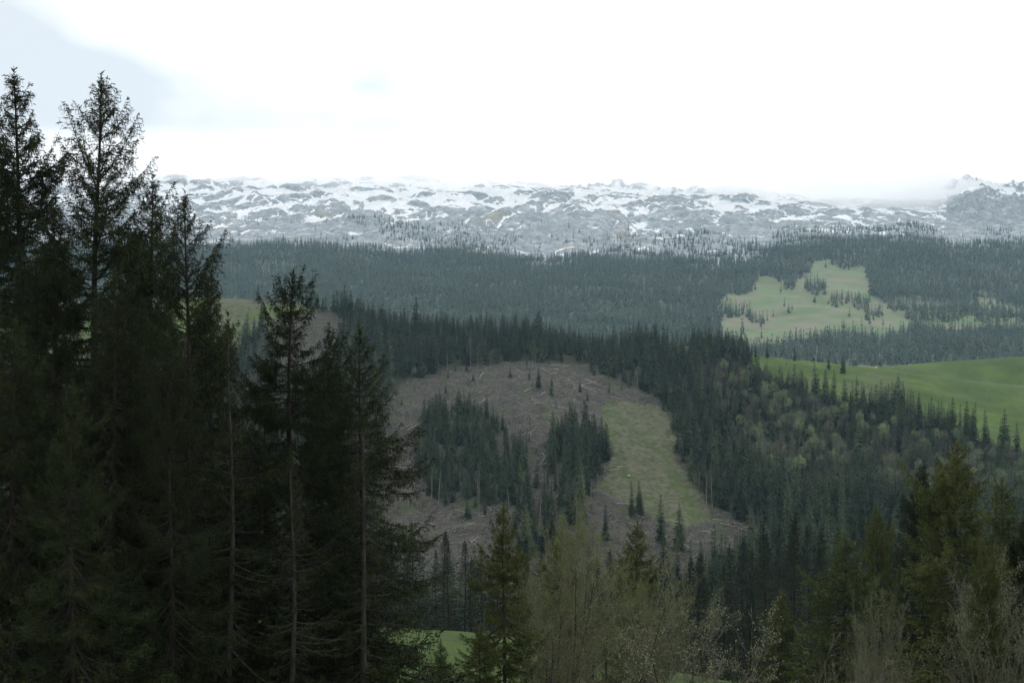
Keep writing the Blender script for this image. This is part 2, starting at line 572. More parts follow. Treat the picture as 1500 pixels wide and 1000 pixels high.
def mesh_from(name, V, Fq, mats, midx=None, smooth=False, colors=None):
    """V (n,3), Fq (m,k) faces all with k corners (k=3 or 4)"""
    V = np.asarray(V, np.float32)
    Fq = np.asarray(Fq, np.int32)
    me = bpy.data.meshes.new(name)
    k = Fq.shape[1]
    me.vertices.add(len(V))
    me.vertices.foreach_set('co', V.ravel())
    me.loops.add(Fq.size)
    me.loops.foreach_set('vertex_index', Fq.ravel())
    me.polygons.add(len(Fq))
    me.polygons.foreach_set('loop_start', np.arange(0, Fq.size, k, dtype=np.int32))
    me.polygons.foreach_set('loop_total', np.full(len(Fq), k, np.int32))
    if midx is not None:
        me.polygons.foreach_set('material_index', np.asarray(midx, np.int32))
    me.polygons.foreach_set('use_smooth', np.full(len(Fq), bool(smooth)))
    for m in mats:
        me.materials.append(m)
    if colors is not None:
        ca = me.color_attributes.new('zone', 'FLOAT_COLOR', 'POINT')
        c = np.ones((len(V), 4), np.float32)
        c[:, :3] = colors
        ca.data.foreach_set('color', c.ravel())
    me.update(calc_edges=True)
    me.validate()
    return me


def add_obj(name, me, parent=None, loc=(0, 0, 0), rotz=0, scale=(1, 1, 1), label=None, cat=None, group=None, kind=None):
    o = bpy.data.objects.new(name, me)
    col.objects.link(o)
    o.location = loc
    o.rotation_euler = (0, 0, rotz)
    o.scale = scale
    if parent:
        o.parent = parent
    if label:
        o['label'] = label
    if cat:
        o['category'] = cat
    if group:
        o['group'] = group
    if kind:
        o['kind'] = kind
    return o


class Acc:
    def __init__(s):
        s.V, s.F, s.M, s.n = [], [], [], 0

    def add(s, V, Fq, mi=0):
        V = np.asarray(V, float).reshape(-1, 3)
        Fq = np.asarray(Fq, int)
        s.V.append(V)
        s.F.append(Fq + s.n)
        s.M.append(np.full(len(Fq), mi))
        s.n += len(V)

    def tube(s, P, R, k=5, mi=0):
        P = np.asarray(P, float)
        R = np.asarray(R, float)
        n = len(P)
        T = np.gradient(P, axis=0)
        T /= np.linalg.norm(T, axis=1)[:, None] + 1e-9
        ref = np.array([0, 0, 1.0]) if abs(T[0][2]) < .9 else np.array([1.0, 0, 0])
        A = np.cross(T, ref)
        A /= np.linalg.norm(A, axis=1)[:, None] + 1e-9
        B = np.cross(T, A)
        an = np.arange(k) * 2 * math.pi / k
        V = P[:, None, :] + R[:, None, None] * (np.cos(an)[None, :, None] * A[:, None, :] + np.sin(an)[None, :, None] * B[:, None, :])
        i = np.arange(n - 1)[:, None] * k
        j = np.arange(k)[None, :]
        j2 = (j + 1) % k
        Fq = np.stack([i + j, i + j2, i + k + j2, i + k + j], -1).reshape(-1, 4)
        s.add(V, Fq, mi)

    def kites(s, P, D, Ln, W, mi=0, r=None, flat=0.0):
        """thin needle sprays: kite shaped faces from P along D"""
        r = r or rng
        n = len(P)
        if n == 0:
            return
        D = D / (np.linalg.norm(D, axis=1)[:, None] + 1e-9)
        q = r.normal(size=(n, 3)) * (1 - flat) + np.array([0, 0, 2.2]) * flat
        S = np.cross(D, q)
        S /= np.linalg.norm(S, axis=1)[:, None] + 1e-9
        Ln = np.broadcast_to(Ln, (n,))[:, None]
        W = np.broadcast_to(W, (n,))[:, None]
        mid = P + D * Ln * 0.4
        V = np.stack([P, mid + S * W, P + D * Ln, mid - S * W], 1)
        s.add(V, np.arange(n * 4).reshape(n, 4), mi)

    def mesh(s, name, mats, smooth=False):
        return mesh_from(name, np.concatenate(s.V), np.concatenate(s.F), mats, np.concatenate(s.M), smooth)


# ------------------------------------------------------------------ terrain meshes
def grid_mesh(name, X, Y, Z, mats, colors=None):
    n, m = X.shape
    V = np.stack([X, Y, Z], -1).reshape(-1, 3)
    i = np.arange(n - 1)[:, None] * m
    j = np.arange(m - 1)[None, :]
    Fq = np.stack([i + j, i + j + 1, i + m + j + 1, i + m + j], -1).reshape(-1, 4)
    return mesh_from(name, V, Fq, mats, None, True, colors)


ucols = np.concatenate([np.arange(-1500, -300, 60), np.arange(-300, 0, 10), np.arange(0, 1500, 2.5), np.arange(1500, 1800, 10), np.arange(1800, 3001, 60)])

gx, gy = np.meshgrid(np.concatenate([np.arange(-400, -90, 8), np.arange(-90, 90, 1.2), np.arange(90, 401, 8)]), np.concatenate([np.arange(-120, 40, 5), np.arange(40, 222, 1.8)]))
gz = height(gx, gy)
gz[gy > 214] -= 0.25
field = add_obj('meadow', grid_mesh('meadow', gx, gy, gz, [M['field']]), label='bright green meadow below the foreground spruces', kind='structure')


def soften(mask, X, Y, Z):
    return mask


def warped_uv(X, Y, Z, amp=5.0, sc_=18.0):
    u, v = proj(X, Y, Z)
    du = amp * fbm(X / sc_, Y / sc_, 71, 3)
    dv = amp * 0.6 * fbm(X / sc_, Y / sc_, 81, 3)
    return u + du, v + dv


drow = np.concatenate([np.arange(212, 430, 6), np.arange(430, 1060, 3.6), np.arange(1060, 1440, 5.0)])
uu, dd = np.meshgrid(ucols, drow)
X, Y = (uu - CU) / F * dd, dd
Z = height(X, Y)
u1, v1 = warped_uv(X, Y, Z)
u1 = u1 + 3.5 * fbm(X / 5, Y / 5, 102, 2)
v1 = v1 + 2.5 * fbm(X / 5, Y / 5, 103, 2)
vis = (Y > 430) & (Y < 1080)
bowl = inpoly(u1, v1, BOWL) & vis
clear = inpoly(u1, v1, CLEAR) & vis
mr_ = (inpoly(u1, v1, MEADOW_R) & (Y > 700)) | ((Y > 1080) & (uu > 950))
ml_ = (inpoly(u1, v1, MEADOW_L) & (Y > 700)) | ((Y > 1080) & (uu <= 950))
sl_ = inpoly(u1, v1, SLASH_L) & vis
C = np.zeros(X.shape + (3,))
C[..., 0] = np.where(mr_ | ml_ | (Y < 320), 1, 0.0)
pn = fbm(X / 14, Y / 14, 91, 4)
dryp = sstep(-0.45, 0.25, pn + 0.35)
# wheel track and wet lines through the clearing stay greener
tu = np.interp(v1, [590, 612, 640, 670, 700, 740, 765], [890, 905, 940, 975, 990, 1012, 1020])
track = .8 * np.exp(-((u1 - tu) / 10.0) ** 2)
tu2 = np.interp(v1, [590, 620, 660, 690, 705, 720], [885, 892, 902, 915, 935, 960])
track = np.maximum(track, 0.8 * np.exp(-((u1 - tu2) / 5.0) ** 2))
track *= .55 + .45 * sstep(-.3, .4, fbm(X / 9, Y / 9, 101, 3))
C[..., 0] = np.where(clear, 0.60 + .30 * track, C[..., 0])
C[..., 1] = np.where(clear, np.clip(dryp * (1 - track), 0, .9), 0)
lm = ml_ & (uu < 700)
C[..., 1] = np.where(lm, .25 + sstep(-0.4, 0.4, fbm(X / 40, Y / 40, 92, 4)) * .65, C[..., 1])
pathv = np.interp(uu, [1250, 1340, 1420, 1500, 1800], [534, 541, 553, 569, 640])
C[..., 1] = np.where(mr_ & (Y > 850) & (uu > 1300), .55 * np.exp(-((v1 - pathv) / 1.6) ** 2), C[..., 1])
C[..., 1] = np.where(mr_ & (uu < 1330) & (v1 > 548), sstep(0.1, 0.8, fbm(X / 25, Y / 25, 93, 4) + .3) * .6, C[..., 1])
green_in_slash = sstep(0.25, 0.6, fbm(X / 16, Y / 16, 94, 4))
C[..., 2] = np.where((bowl & ~clear) | sl_, 1 - 0.55 * green_in_slash, C[..., 2])
C[..., 0] = np.where((bowl & ~clear) | sl_, .5, C[..., 0])
hillside = add_obj('hillside', grid_mesh('hillside', X, Y, Z, [M['hill']], C.reshape(-1, 3)), label='valley and the wooded slope opposite with felled area and meadows', kind='structure')

drow = np.concatenate([np.arange(1430, 2700, 11), np.arange(2700, 3300, 7.5), np.arange(3300, 4500, 4.2), np.arange(4500, 7000, 60)])
uu, dd = np.meshgrid(ucols, drow)
X, Y = (uu - CU) / F * dd, dd
Z, b1, b2, b3 = height(X, Y, True)
u1, v1 = warped_uv(X, Y, Z, 7, 60)
C = np.zeros(X.shape + (3,))
C[..., 0] = (inpoly(u1, v1, FARM) & (Y < 2700)) | (Y < 1500)
tl = np.interp(uu, *TREELINE)
C[..., 1] = sstep(14, -2, v1 - tl) * (Y > 2300)
hi = sstep(352, 268, v1 + 10 * fbm(X / 160, Y / 160, 96, 3))           # more snow higher up
lowf = fbm(X / 260, Y / 260, 97, 3)
hol = np.minimum(b1 * 1.0, b2 * 1.4 + 0.08)                              # small value = hollow
wid = 0.06 + 0.31 * hi + 0.16 * lowf
snow = np.clip(0.5 + (wid - hol) * 2.6, 0, 1)
snow = np.where((uu > 1385) & (Y < 4120), snow * 0.45, snow)              # steep face keeps no snow
snow = np.where((Y > 4480), 0.9, snow)
C[..., 2] = np.where(Y > 2600, snow, 0) * C[..., 1]
mountain = add_obj('mountain', grid_mesh('mountain', X, Y, Z, [M['mountain']], C.reshape(-1, 3)), label='far slope rising to a bare limestone plateau streaked with snow', kind='structure')

# ------------------------------------------------------------------ tree builders
def spruce_near(seed, H=30.0, R=3.6, bare=0.12, dens=1.0, open_=0.0, hang=0.5, prof=0.8, asym=0.0, up=0.5, needle=1.0, dead=0.0, lean=0.0, tier=1.0, e0=.70, e1=.30, elr=1.5, tipk=.30):
    """full Norway spruce: returns meshes (trunk, branches, crown)"""
    r = np.random.default_rng(seed)
    tr, br, cr = Acc(), Acc(), Acc()
    zs = np.linspace(0, H, 26)
    wob = np.stack([0.10 * np.sin(zs * .35 + seed) + lean * (zs / H) ** 2 * 2, 0.10 * np.cos(zs * .29 + 2 * seed), zs], 1)
    rad = 0.010 * H * (1 - zs / H) ** 0.85 + 0.012 + 0.10 * np.exp(-zs / 0.8)
    tr.tube(wob, rad, 9)
    z = H * bare
    wa = r.uniform(0, 6.28)
    side = r.uniform(0, 6.28)
    q_ = 1.0
    while z < H - 0.25:
        t = 1 - z / H
        Lm = R * min(1.0, (t * 1.35) ** prof) * (0.9 + .2 * math.sin(z * 1.3 + seed)) + 0.12
        if t > 0.8:
            Lm *= 1 - 0.5 * (t - 0.8) / 0.2
        Lm *= 1 + .13 * float(gnoise(z / 2.2, seed * 3.1, 5))
        nb = 5 if t > .12 else 4
        base = np.array([np.interp(z, zs, wob[:, 0]), np.interp(z, zs, wob[:, 1]), z])
        for k in range(nb):
            if r.random() < open_:
                continue
            az = wa + k * 6.283 / nb + r.normal(0, .3)
            Lb = Lm * r.uniform(0.55, 1.18) * (1 + asym * math.cos(az - side))
            if r.random() < .10:
                Lb *= 1.4
            el = e0 - (e0 + e1) * min(1, t * elr) + r.normal(0, .13) + up * 0.2 * (1 - t)
            npt = 7
            s = np.linspace(0, 1, npt)
            ca, sa = math.cos(az), math.sin(az)
            sag = 0.38 * min(1, t * 2) * r.uniform(.6, 1.3)
            tip = tipk * r.uniform(.6, 1.5)
            rr = Lb * s * math.cos(el)
            zz = Lb * (s * math.sin(el) - sag * s * (1 - 0.3 * s) + tip * s ** 3)
            sw = 0.10 * Lb * s * s * r.normal()
            P = base + np.stack([rr * ca - sw * sa, rr * sa + sw * ca, zz], 1)
            br.tube(P, (0.012 + 0.011 * Lb) * (1 - s * .88), 3)
            isdead = r.random() < dead
            # secondary sprays; the upper crown, seen against sky and far slope, is built finer
            q_ = 1.35 if z > H * .72 else (.95 if z > H * .5 else .6)
            sz = .85 if z > H * .72 else (1.0 if z > H * .5 else 1.5)
            n2 = max(5, int(Lb / 0.105 * dens * q_))
            ts = np.sort(r.uniform(0.08 if Lb < 1.2 else .2, 1.0, n2)) ** 0.8
            B = np.stack([np.interp(ts, s, P[:, c]) for c in range(3)], 1)
            sg = np.where(r.random(n2) < .5, -1, 1)
            ang = r.uniform(0.5, 1.1, n2) * sg
            d2 = np.stack([np.cos(az + ang), np.sin(az + ang), r.uniform(-.4, .22, n2)], 1)
            l2 = (0.16 + 0.42 * Lb * (1 - ts) ** .8 * np.minimum(1, ts * 3)) * r.uniform(.5, 1.25, n2)
            l2 = np.minimum(l2, 1.4)
            if isdead:
                br.kites(B, d2, l2, 0.010, 0, r)
                if r.random() < .7:
                    continue
            br.kites(B, d2, l2, 0.009, 0, r)
            k3 = np.maximum(3, (l2 / 0.058 * dens * q_).astype(int))
            idx = np.repeat(np.arange(n2), k3)
            n3 = len(idx)
            f = r.uniform(.0, 1.05, n3)
            dn = d2[idx] / np.linalg.norm(d2[idx], axis=1)[:, None]
            Q = B[idx] + dn * (l2[idx] * f)[:, None] + np.array([0, 0, -0.12]) * (f ** 2 * l2[idx])[:, None]
            sd3 = np.cross(dn, [0, 0, 1.0]) * np.where(r.random(n3) < .5, -1, 1)[:, None]
            hg = (r.random(n3) < hang * .55)[:, None]
            d3 = np.where(hg, dn * .2 + sd3 * .15 + np.array([0, 0, -1.0]), dn * .9 + sd3 * r.uniform(.2, 1.0, (n3, 1)) + np.array([0, 0, .1]))
            d3 = d3 + r.normal(0, .22, (n3, 3))
            l3 = np.where(hg[:, 0], r.uniform(.14, .42, n3), r.uniform(.08, .22, n3)) * sz
            cr.kites(Q, d3, l3, np.where(hg[:, 0], 0.014, 0.026) * needle * sz * r.uniform(.7, 1.3, n3), 0, r, .35)
            # bristly shoots along the branch itself
            n4 = int(Lb / 0.045 * dens * q_)
            f = r.uniform(.12, 1.03, n4) ** .85
            Q = np.stack([np.interp(f, s, P[:, c]) for c in range(3)], 1) + r.normal(0, .03, (n4, 3))
            d4 = np.stack([ca * .8 + r.normal(0, .6, n4), sa * .8 + r.normal(0, .6, n4), r.uniform(-.5, .9, n4)], 1)
            cr.kites(Q, d4, r.uniform(.09, .24, n4) * sz, 0.028 * needle * sz, 0, r)
        z += r.uniform(.34, .56) * (0.72 if t < .3 else 1.0) * tier * (1 if q_ > .9 else 1.15)
        wa += 0.9
    # leader shoot
    n = 90
    f = r.uniform(0, 1, n)
    top = wob[-1]
    Q = top + np.stack([np.zeros(n), np.zeros(n), -1.6 * f + .30], 1)
    a = r.uniform(0, 6.28, n)
    cr.kites(Q, np.stack([np.cos(a), np.sin(a), r.uniform(.5, 1.6, n)], 1), r.uniform(.12, .34, n), .03, 0, r)
    br.tube([top - [0, 0, .6], top + [0, 0, .28]], [.03, .006], 3)
    # dead stubs on the bare stem
    for _ in range(int(16 + 40 * bare)):
        zz = r.uniform(.04, bare + .3) * H
        a = r.uniform(0, 6.28)
        l = r.uniform(.5, 1.8)
        b = np.array([np.interp(zz, zs, wob[:, 0]), np.interp(zz, zs, wob[:, 1]), zz])
        s = np.linspace(0, 1, 4)
        br.tube(b + np.stack([l * s * math.cos(a), l * s * math.sin(a), -l * .3 * s + .1 * l * s * s], 1), .02 * (1 - s * .8), 3)
    return tr, br, cr


def spruce_mid(seed, H=20.0, R=2.6, nl=26, k=9, bare=.06, ragged=.3):
    r = np.random.default_rng(seed)
    a = Acc()
    a.tube([[0, 0, 0], [0, 0, H * .6], [0, 0, H]], [.011 * H, .006 * H, .01], 5, 1)
    B, D, Ln, W = [], [], [], []
    for i in range(nl):
        t = (i + r.uniform(-.3, .3)) / nl
        t = min(max(t, 0), .985)
        z = H * (bare + (1 - bare) * t)
        Rz = R * (1 - t) ** .78 * r.uniform(.8, 1.2) + .12
        kk = max(5, int(k * (1 - .35 * t)))
        ph = r.uniform(0, 6.28)
        for j in range(kk):
            az = ph + j * 6.283 / kk + r.normal(0, .2)
            l = Rz * r.uniform(1 - ragged, 1 + ragged * .7)
            el = .55 - 1.0 * min(1, (1 - t) * 1.6) + r.normal(0, .12)
            d = np.array([math.cos(az) * math.cos(el), math.sin(az) * math.cos(el), math.sin(el)])
            b = np.array([0, 0, z])
            B.append(b)
            D.append(d)
            Ln.append(l)
            W.append(.24 * l + .08)
            for q in range(3):
                f = r.uniform(.35, .95)
                B.append(b + d * l * f)
                a2 = az + r.uniform(.5, 1.2) * (1 if q % 2 else -1)
                D.append(np.array([math.cos(a2), math.sin(a2), r.uniform(-1.2, .25)]))
                Ln.append(l * r.uniform(.22, .42) + .15)
                W.append(.08 * l + .09)
    a.kites(np.array(B), np.array(D), np.array(Ln), np.array(W), 0, r, .7)
    a.kites(np.array([[0, 0, H * .93], [0, 0, H * .93]]), np.array([[.02, 0, 1.0], [0, .02, 1.0]]), H * .08, .12, 0, r)
    return a


def spruce_far(seed, H=20.0, R=2.5, nl=9, k=6):
    r = np.random.default_rng(seed)
    a = Acc()
    B, D, Ln, W = [], [], [], []
    for i in range(nl):
        t = (i + r.uniform(-.2, .2)) / nl
        t = min(max(t, 0), .97)
        z = H * (.05 + .95 * t)
        for j in range(k):
            az = r.uniform(0, .5) + j * 6.283 / k + i
            l = (R * (1 - t) ** .8 + .3) * r.uniform(.8, 1.2)
            B.append([0, 0, z + H * .05])
            D.append([math.cos(az), math.sin(az), -.75])
            Ln.append(l * 1.2)
            W.append(.42 * l)
    a.kites(np.array(B), np.array(D, float), np.array(Ln), np.array(W), 0, r, .75)
    c = np.array([[0, 0, H * .78]] * 3)
    a.kites(c, np.array([[.03, 0, 1.0], [0, .03, 1.0], [.02, .02, 1.]]), H * .17, .55, 0, r)
    return a


def broadleaf_mid(seed, H=11.0, R=3.4, n=520, size=.5, stem=.25):
    """round-crowned hillside tree: trunk and limbs, leaf clumps spread through lobes"""
    r = np.random.default_rng(seed)
    a = Acc()
    a.tube([[0, 0, 0], [.1, .05, H * .4], [0, .1, H * .8]], [.016 * H, .011 * H, .02], 5, 1)
    lobes = []
    for i in range(8):
        az = r.uniform(0, 6.28)
        q = r.uniform(.15, .7) * R
        c = np.array([math.cos(az) * q, math.sin(az) * q, H * r.uniform(.42, .82)])
        lobes.append((c, R * r.uniform(.35, .6)))
        a.tube([[0, 0, H * .3], c * [.5, .5, .8], c], [.007 * H, .004 * H, .01], 3, 1)
    lobes.append((np.array([0, 0, H * .82]), R * .42))
    for c, q in lobes:
        m = n // len(lobes)
        d = r.normal(size=(m, 3))
        d /= np.linalg.norm(d, axis=1)[:, None]
        rad = q * r.uniform(.35, 1.08, m) ** .6
        P = c + d * rad[:, None] * [1, 1, 1.15]
        dd_ = d + r.normal(0, .6, (m, 3)) + [0, 0, .3]
        a.kites(P, dd_, size * r.uniform(.6, 1.3, m), size * .32, 0, r)
    return a


def snag_mesh(seed, H=12.0, stubs=10):
    r = np.random.default_rng(seed)
    a = Acc()
    zs = np.linspace(0, H, 8)
    P = np.stack([.02 * H * np.sin(zs * .2 + seed), .015 * H * np.cos(zs * .3 + seed), zs], 1)
    a.tube(P, .24 * (1 - zs / H * .7), 6)
    for _ in range(stubs):
        z = r.uniform(.25, .97) * H
        az = r.uniform(0, 6.28)
        l = r.uniform(.4, 1.8) * (1.2 - z / H)
        b = np.array([0, 0, z])
        a.tube([b, b + [l * math.cos(az), l * math.sin(az), -.25 * l]], [.04, .012], 3)
    return a


def broadleaf_near(seed, H=14.0, spread=.5, stems=7, levels=3, leaf=.07, nleaf=9000, up=.55, twigr=.008, leafmat=0, kids=(9, 8, 5), straight=.5):
    """multi-stemmed budding tree: returns (stems, twigs, leaves)"""
    r = np.random.default_rng(seed)
    st, tw, lf = Acc(), Acc(), Acc()
    tips = []

    def grow(p, d, l, rad, lv):
        n = 7 if lv == 0 else (5 if lv == 1 else 4)
        P = [p]
        dd_ = d / np.linalg.norm(d)
        for i in range(n - 1):
            dd_ = dd_ + r.normal(0, .10 + .05 * lv, 3) * (1 - straight * .5) + np.array([0, 0, .07 * up])
            dd_ /= np.linalg.norm(dd_)
            P.append(P[-1] + dd_ * l / (n - 1))
        P = np.array(P)
        (st if lv == 0 else tw).tube(P, rad * np.linspace(1, .25, n), 6 if lv == 0 else 3)
        if lv >= levels:
            tips.append(P)
            return
        if lv == levels - 1:
            tips.append(P)
        kn = kids[lv]
        for i in range(kn):
            f = r.uniform(.22 if lv == 0 else .12, 1.0)
            b = np.array([np.interp(f * (n - 1), np.arange(n), P[:, c]) for c in range(3)])
            tdir = P[min(n - 1, int(f * (n - 1)) + 1)] - P[min(n - 2, int(f * (n - 1)))]
            tdir /= np.linalg.norm(tdir) + 1e-9
            side = np.cross(tdir, r.normal(size=3))
            side /= np.linalg.norm(side) + 1e-9
            nd = tdir * r.uniform(.6, 1.1) + side * r.uniform(.5, .95) + np.array([0, 0, .25 * up])
            grow(b, nd, l * (.50 - .06 * lv) * (1.25 - .7 * f) * r.uniform(.7, 1.2), max(rad * .38 * (1.1 - .5 * f), twigr), lv + 1)
    for i in range(stems):
        az = 6.283 * i / stems + r.normal(0, .3)
        tilt = spread * r.uniform(.15, 1.0)
        p = np.array([math.cos(az), math.sin(az), 0]) * r.uniform(.1, .5)
        grow(p, np.array([math.cos(az) * math.sin(tilt), math.sin(az) * math.sin(tilt), math.cos(tilt)]), H * r.uniform(.72, 1.0), .010 * H * r.uniform(.6, 1), 0)
    T = np.concatenate(tips)
    # points on twigs
    idx = r.integers(0, len(T) - 1, nleaf)
    Q = T[idx] + r.normal(0, .10, (nleaf, 3))
    d = r.normal(size=(nleaf, 3)) + [0, 0, .6]
    lf.kites(Q, d, leaf * r.uniform(.7, 1.5, nleaf), leaf * .42, leafmat, r)
    return st, tw, lf


def meshes3(name, accs, mats, names):
    out = []
    for a, m, n in zip(accs, mats, names):
        out.append((n, a.mesh(name + '_' + n, [m], smooth=(n in ('trunk', 'stems')))))
    return out


def place_parts(kind, parts, loc, rotz, scale, label, cat, group=None, stuff=('branches', 'crown', 'twigs', 'leaves')):
    root = add_obj(kind, None, loc=loc, rotz=rotz, scale=scale, label=label, cat=cat, group=group)
    root.empty_display_size = .5
    for n, me in parts:
        o = add_obj(n, me, parent=root)
        if n in ('branches', 'twigs'):
            o['kind'] = 'stuff'
    return root


def ground(x, y):
    return float(height(np.array([x]), np.array([y]))[0])


# ------------------------------------------------------------------ foreground spruces
PN = ('trunk', 'branches', 'crown')
NS = M['spruce_near']
V_ = {}
V_['open'] = (31, meshes3('open_spruce', spruce_near(41, 31, 5.6, .12, 1.1, .20, .6, .62, .28, .7, e0=.75, e1=.25, elr=1.8), (M['bark'], M['bark'], NS), PN))
V_['dense'] = (31, meshes3('dense_spruce', spruce_near(12, 31, 4.3, .10, 1.45, .03, .5, .70, .12, .3, e0=.7, e1=.3, elr=2.2, tipk=.40), (M['bark'], M['bark'], NS), PN))
V_['tier'] = (26, meshes3('tiered_spruce', spruce_near(13, 26, 5.6, .18, 1.45, .08, .5, .62, .15, .2, tier=1.35, e0=.62, e1=.32, elr=3.2, tipk=.5), (M['bark'], M['bark'], NS), PN))
V_['broad'] = (26, meshes3('broad_spruce', spruce_near(14, 26, 7.4, .08, 1.0, .04, .5, .85, .1, .1, e0=.5, e1=.40, elr=2.6, tipk=.42), (M['bark'], M['bark'], NS), PN))
V_['sparse'] = (26, meshes3('half_bare_spruce', spruce_near(15, 26, 3.8, .30, .75, .30, .5, .7, .2, .3, 1.0, .55), (M['bark_grey'], M['twig_dark'], NS), PN))
V_['olive'] = (26, meshes3('olive_spruce', spruce_near(16, 26, 6.4, .05, 1.15, .03, .55, .72, .08, .1, 1.5, e0=.6, e1=.3, elr=2.4, tipk=.4), (M['bark'], M['bark'], M['spruce_olive']), PN))
V_['olive2'] = (22, meshes3('slim_olive_spruce', spruce_near(17, 22, 4.5, .05, 1.15, .04, .55, .72, .1, .1, 1.5, e0=.6, e1=.35, elr=2.4, tipk=.4), (M['bark_grey'], M['bark'], M['spruce_olive']), PN))
V_['dark'] = (22, meshes3('dark_spruce', spruce_near(18, 22, 3.9, .04, .45, .04, .3, .85, .0, .3, 2.2), (M['bark'], M['bark'], M['spruce_dark']), PN))
V_['dark2'] = (22, meshes3('slim_dark_spruce', spruce_near(19, 22, 3.2, .06, .45, .08, .3, .8, .1, .3, 2.2), (M['bark'], M['bark'], M['spruce_dark']), PN))

occ = []   # (u, vtop, half width px, depth) of the near trees, for the visibility estimate


def near_tree(kind, u, vt, d, rot, wid, label, group=None, name='spruce_tree', ground_z=None):
    H0, parts = V_[kind]
    x = (u - CU) / F * d
    g = ground(x, d) if ground_z is None else ground_z
    Hh = (HV - vt) / F * d - g
    s = Hh / H0
    sx = s * wid
    occ.append((u, vt, 3.0 * sx * F / d, d))
    return place_parts(name, parts, (x, d, g - .15), rot, (sx, sx, s), label, 'tree', group)


G1 = 'tall spruces crowding the near left'
FG = [
    ('dense', 24, 108, 62, .3, 1.0, 'tallest dense dark spruce with a narrow spiky top against the sky, near the left edge'),
    ('dense', -14, 140, 66, 2.1, 1.0, 'dark spruce cut by the left edge of the view, behind the tallest dense one'),
    ('open', 143, 114, 60, 1.05, 1.0, 'tall open-crowned spruce with lichen-hung branches and gaps of sky between them'),
    ('dense', 222, 262, 66, 4.0, .92, 'spruce with a thick cone top just right of the open-crowned tallest one'),
    ('open', 274, 284, 57, 3.6, .95, 'spruce throwing long upcurved branches to its right in front of the snowy ridge'),
    ('sparse', 337, 462, 56, .9, .85, 'slim spruce whose pale grey bare stem shows low down'),
    ('tier', 427, 402, 60, 2.5, 1.0, 'tiered spruce with a gappy pointed crown in front of the felled hillside'),
    ('dense', 483, 476, 70, 1.0, .85, 'smaller pointed spruce between the tiered one and the broad one'),
    ('broad', 529, 484, 62, 5.2, 1.0, 'broad spruce with long drooping skirts reaching over the felled slope'),
    ('sparse', 532, 600, 58, 2.2, 1.1, 'half-bare spruce with a light grey trunk and grey twigs, before the broad spruce'),
    ('sparse', 505, 640, 66, .2, 1.0, 'thin half-bare spruce with a mottled grey trunk at the meadow'),
    ('tier', 472, 560, 72, 3.3, .95, 'dark-trunked spruce standing left of the two grey trunks'),
    ('dense', 78, 300, 56, 5.0, 1.15, 'wide dark spruce filling the gap below the two tallest tops'),
    ('broad', 165, 400, 54, 1.7, .95, 'black-green spruce low in front of the open-crowned tallest one'),
    ('broad', 20, 470, 52, 2.9, .95, 'black-green spruce low at the left edge with lichen on its boughs'),
    ('open', 250, 470, 52, .4, .85, 'shaggy spruce whose boughs hang in front of the bare stems'),
    ('tier', 388, 570, 66, 4.4, 1.1, 'low shaggy spruce between the slim and the tiered spruces'),
    ('dense', 310, 400, 70, 2.0, .95, 'spruce with its top hidden behind upcurved branches'),
    ('dense', 195, 340, 72, 3.1, 1.1, 'thick spruce filling the row behind the open-crowned one'),
    ('sparse', 428, 660, 54, 1.4, 1.1, 'low grey twiggy spruce, its twigs fanning across the dark trunks'),
    ('broad', 105, 560, 47, 3.9, .9, 'nearest low spruce with yellowish hanging boughs'),
    ('tier', 350, 620, 74, .5, 1.1, 'background spruce seen between the bare stems'),
]
for k_, u, vt, d, ro, wd, lb in FG:
    near_tree(k_, u, vt, d, ro, wd, lb, G1)

G2 = 'spruces along the near right'
FG2 = [
    ('olive2', 738, 738, 80, .3, .95, 'narrow drooping spruce standing alone right of the meadow gap'),
    ('olive2', 932, 764, 112, 1.7, 1.2, 'pointed olive spruce rising behind the budding trees'),
    ('olive2', 818, 772, 118, 3.1, 1.0, 'olive spruce tip just showing above the budding trees'),
    ('olive', 1402, 650, 92, 1.1, 1.12, 'largest olive-green spruce with a wide layered crown, right of centre foreground'),
    ('dense', 1352, 678, 104, 3.4, .95, 'dark spruce top close beside the largest olive one'),
    ('olive2', 1470, 704, 96, 4.6, 1.05, 'olive spruce with a thin top between the largest one and the right edge'),
    ('dense', 1508, 735, 92, 2.2, 1.1, 'spruce cut by the right edge of the view'),
    ('olive', 1285, 742, 118, 5.0, .72, 'olive spruce with long side boughs, left of the largest one'),
    ('olive2', 1236, 782, 108, 2.7, 1.45, 'yellow-green spruce bordering the dark wood on its left'),
    ('dark', 1322, 728, 132, .9, .9, 'slim spruce wedged behind the long-boughed olive spruce'),
    ('olive', 1440, 790, 84, 4.0, .6, 'low olive spruce in front of the largest one'),
    ('dark', 1163, 764, 150, 1.2, 1.0, 'dark spruce with bare branch ends at the wood edge'),
    ('olive2', 1145, 862, 125, 3.3, 1.2, 'short green spruce standing in front of the dark wood'),
    ('dark', 1100, 856, 128, 5.6, 1.1, 'short dark spruce left of the green one before the wood'),
    ('dark2', 1120, 776, 165, 2.4, 1.1, 'slim dark spruce in the wood below the brown felled patch'),
    ('olive2', 645, 940, 84, 2.9, 1.3, 'bushy young spruce sapling on the green meadow'),
    ('olive2', 704, 915, 78, .6, 1.4, 'shaggy sapling at the foot of the narrow drooping spruce'),
    ('olive2', 560, 962, 62, 1.3, 1.3, 'small sapling under the half-bare spruces'),
    ('dark2', 1075, 905, 118, 4.1, 1.4, 'dark sapling right of the pale budding shrub'),
    ('dark', 1200, 800, 140, 3.0, 1.0, 'dark spruce left of the yellow-green one'),
]
for k_, u, vt, d, ro, wd, lb in FG2:
    near_tree(k_, u, vt, d, ro, wd, lb, G2)

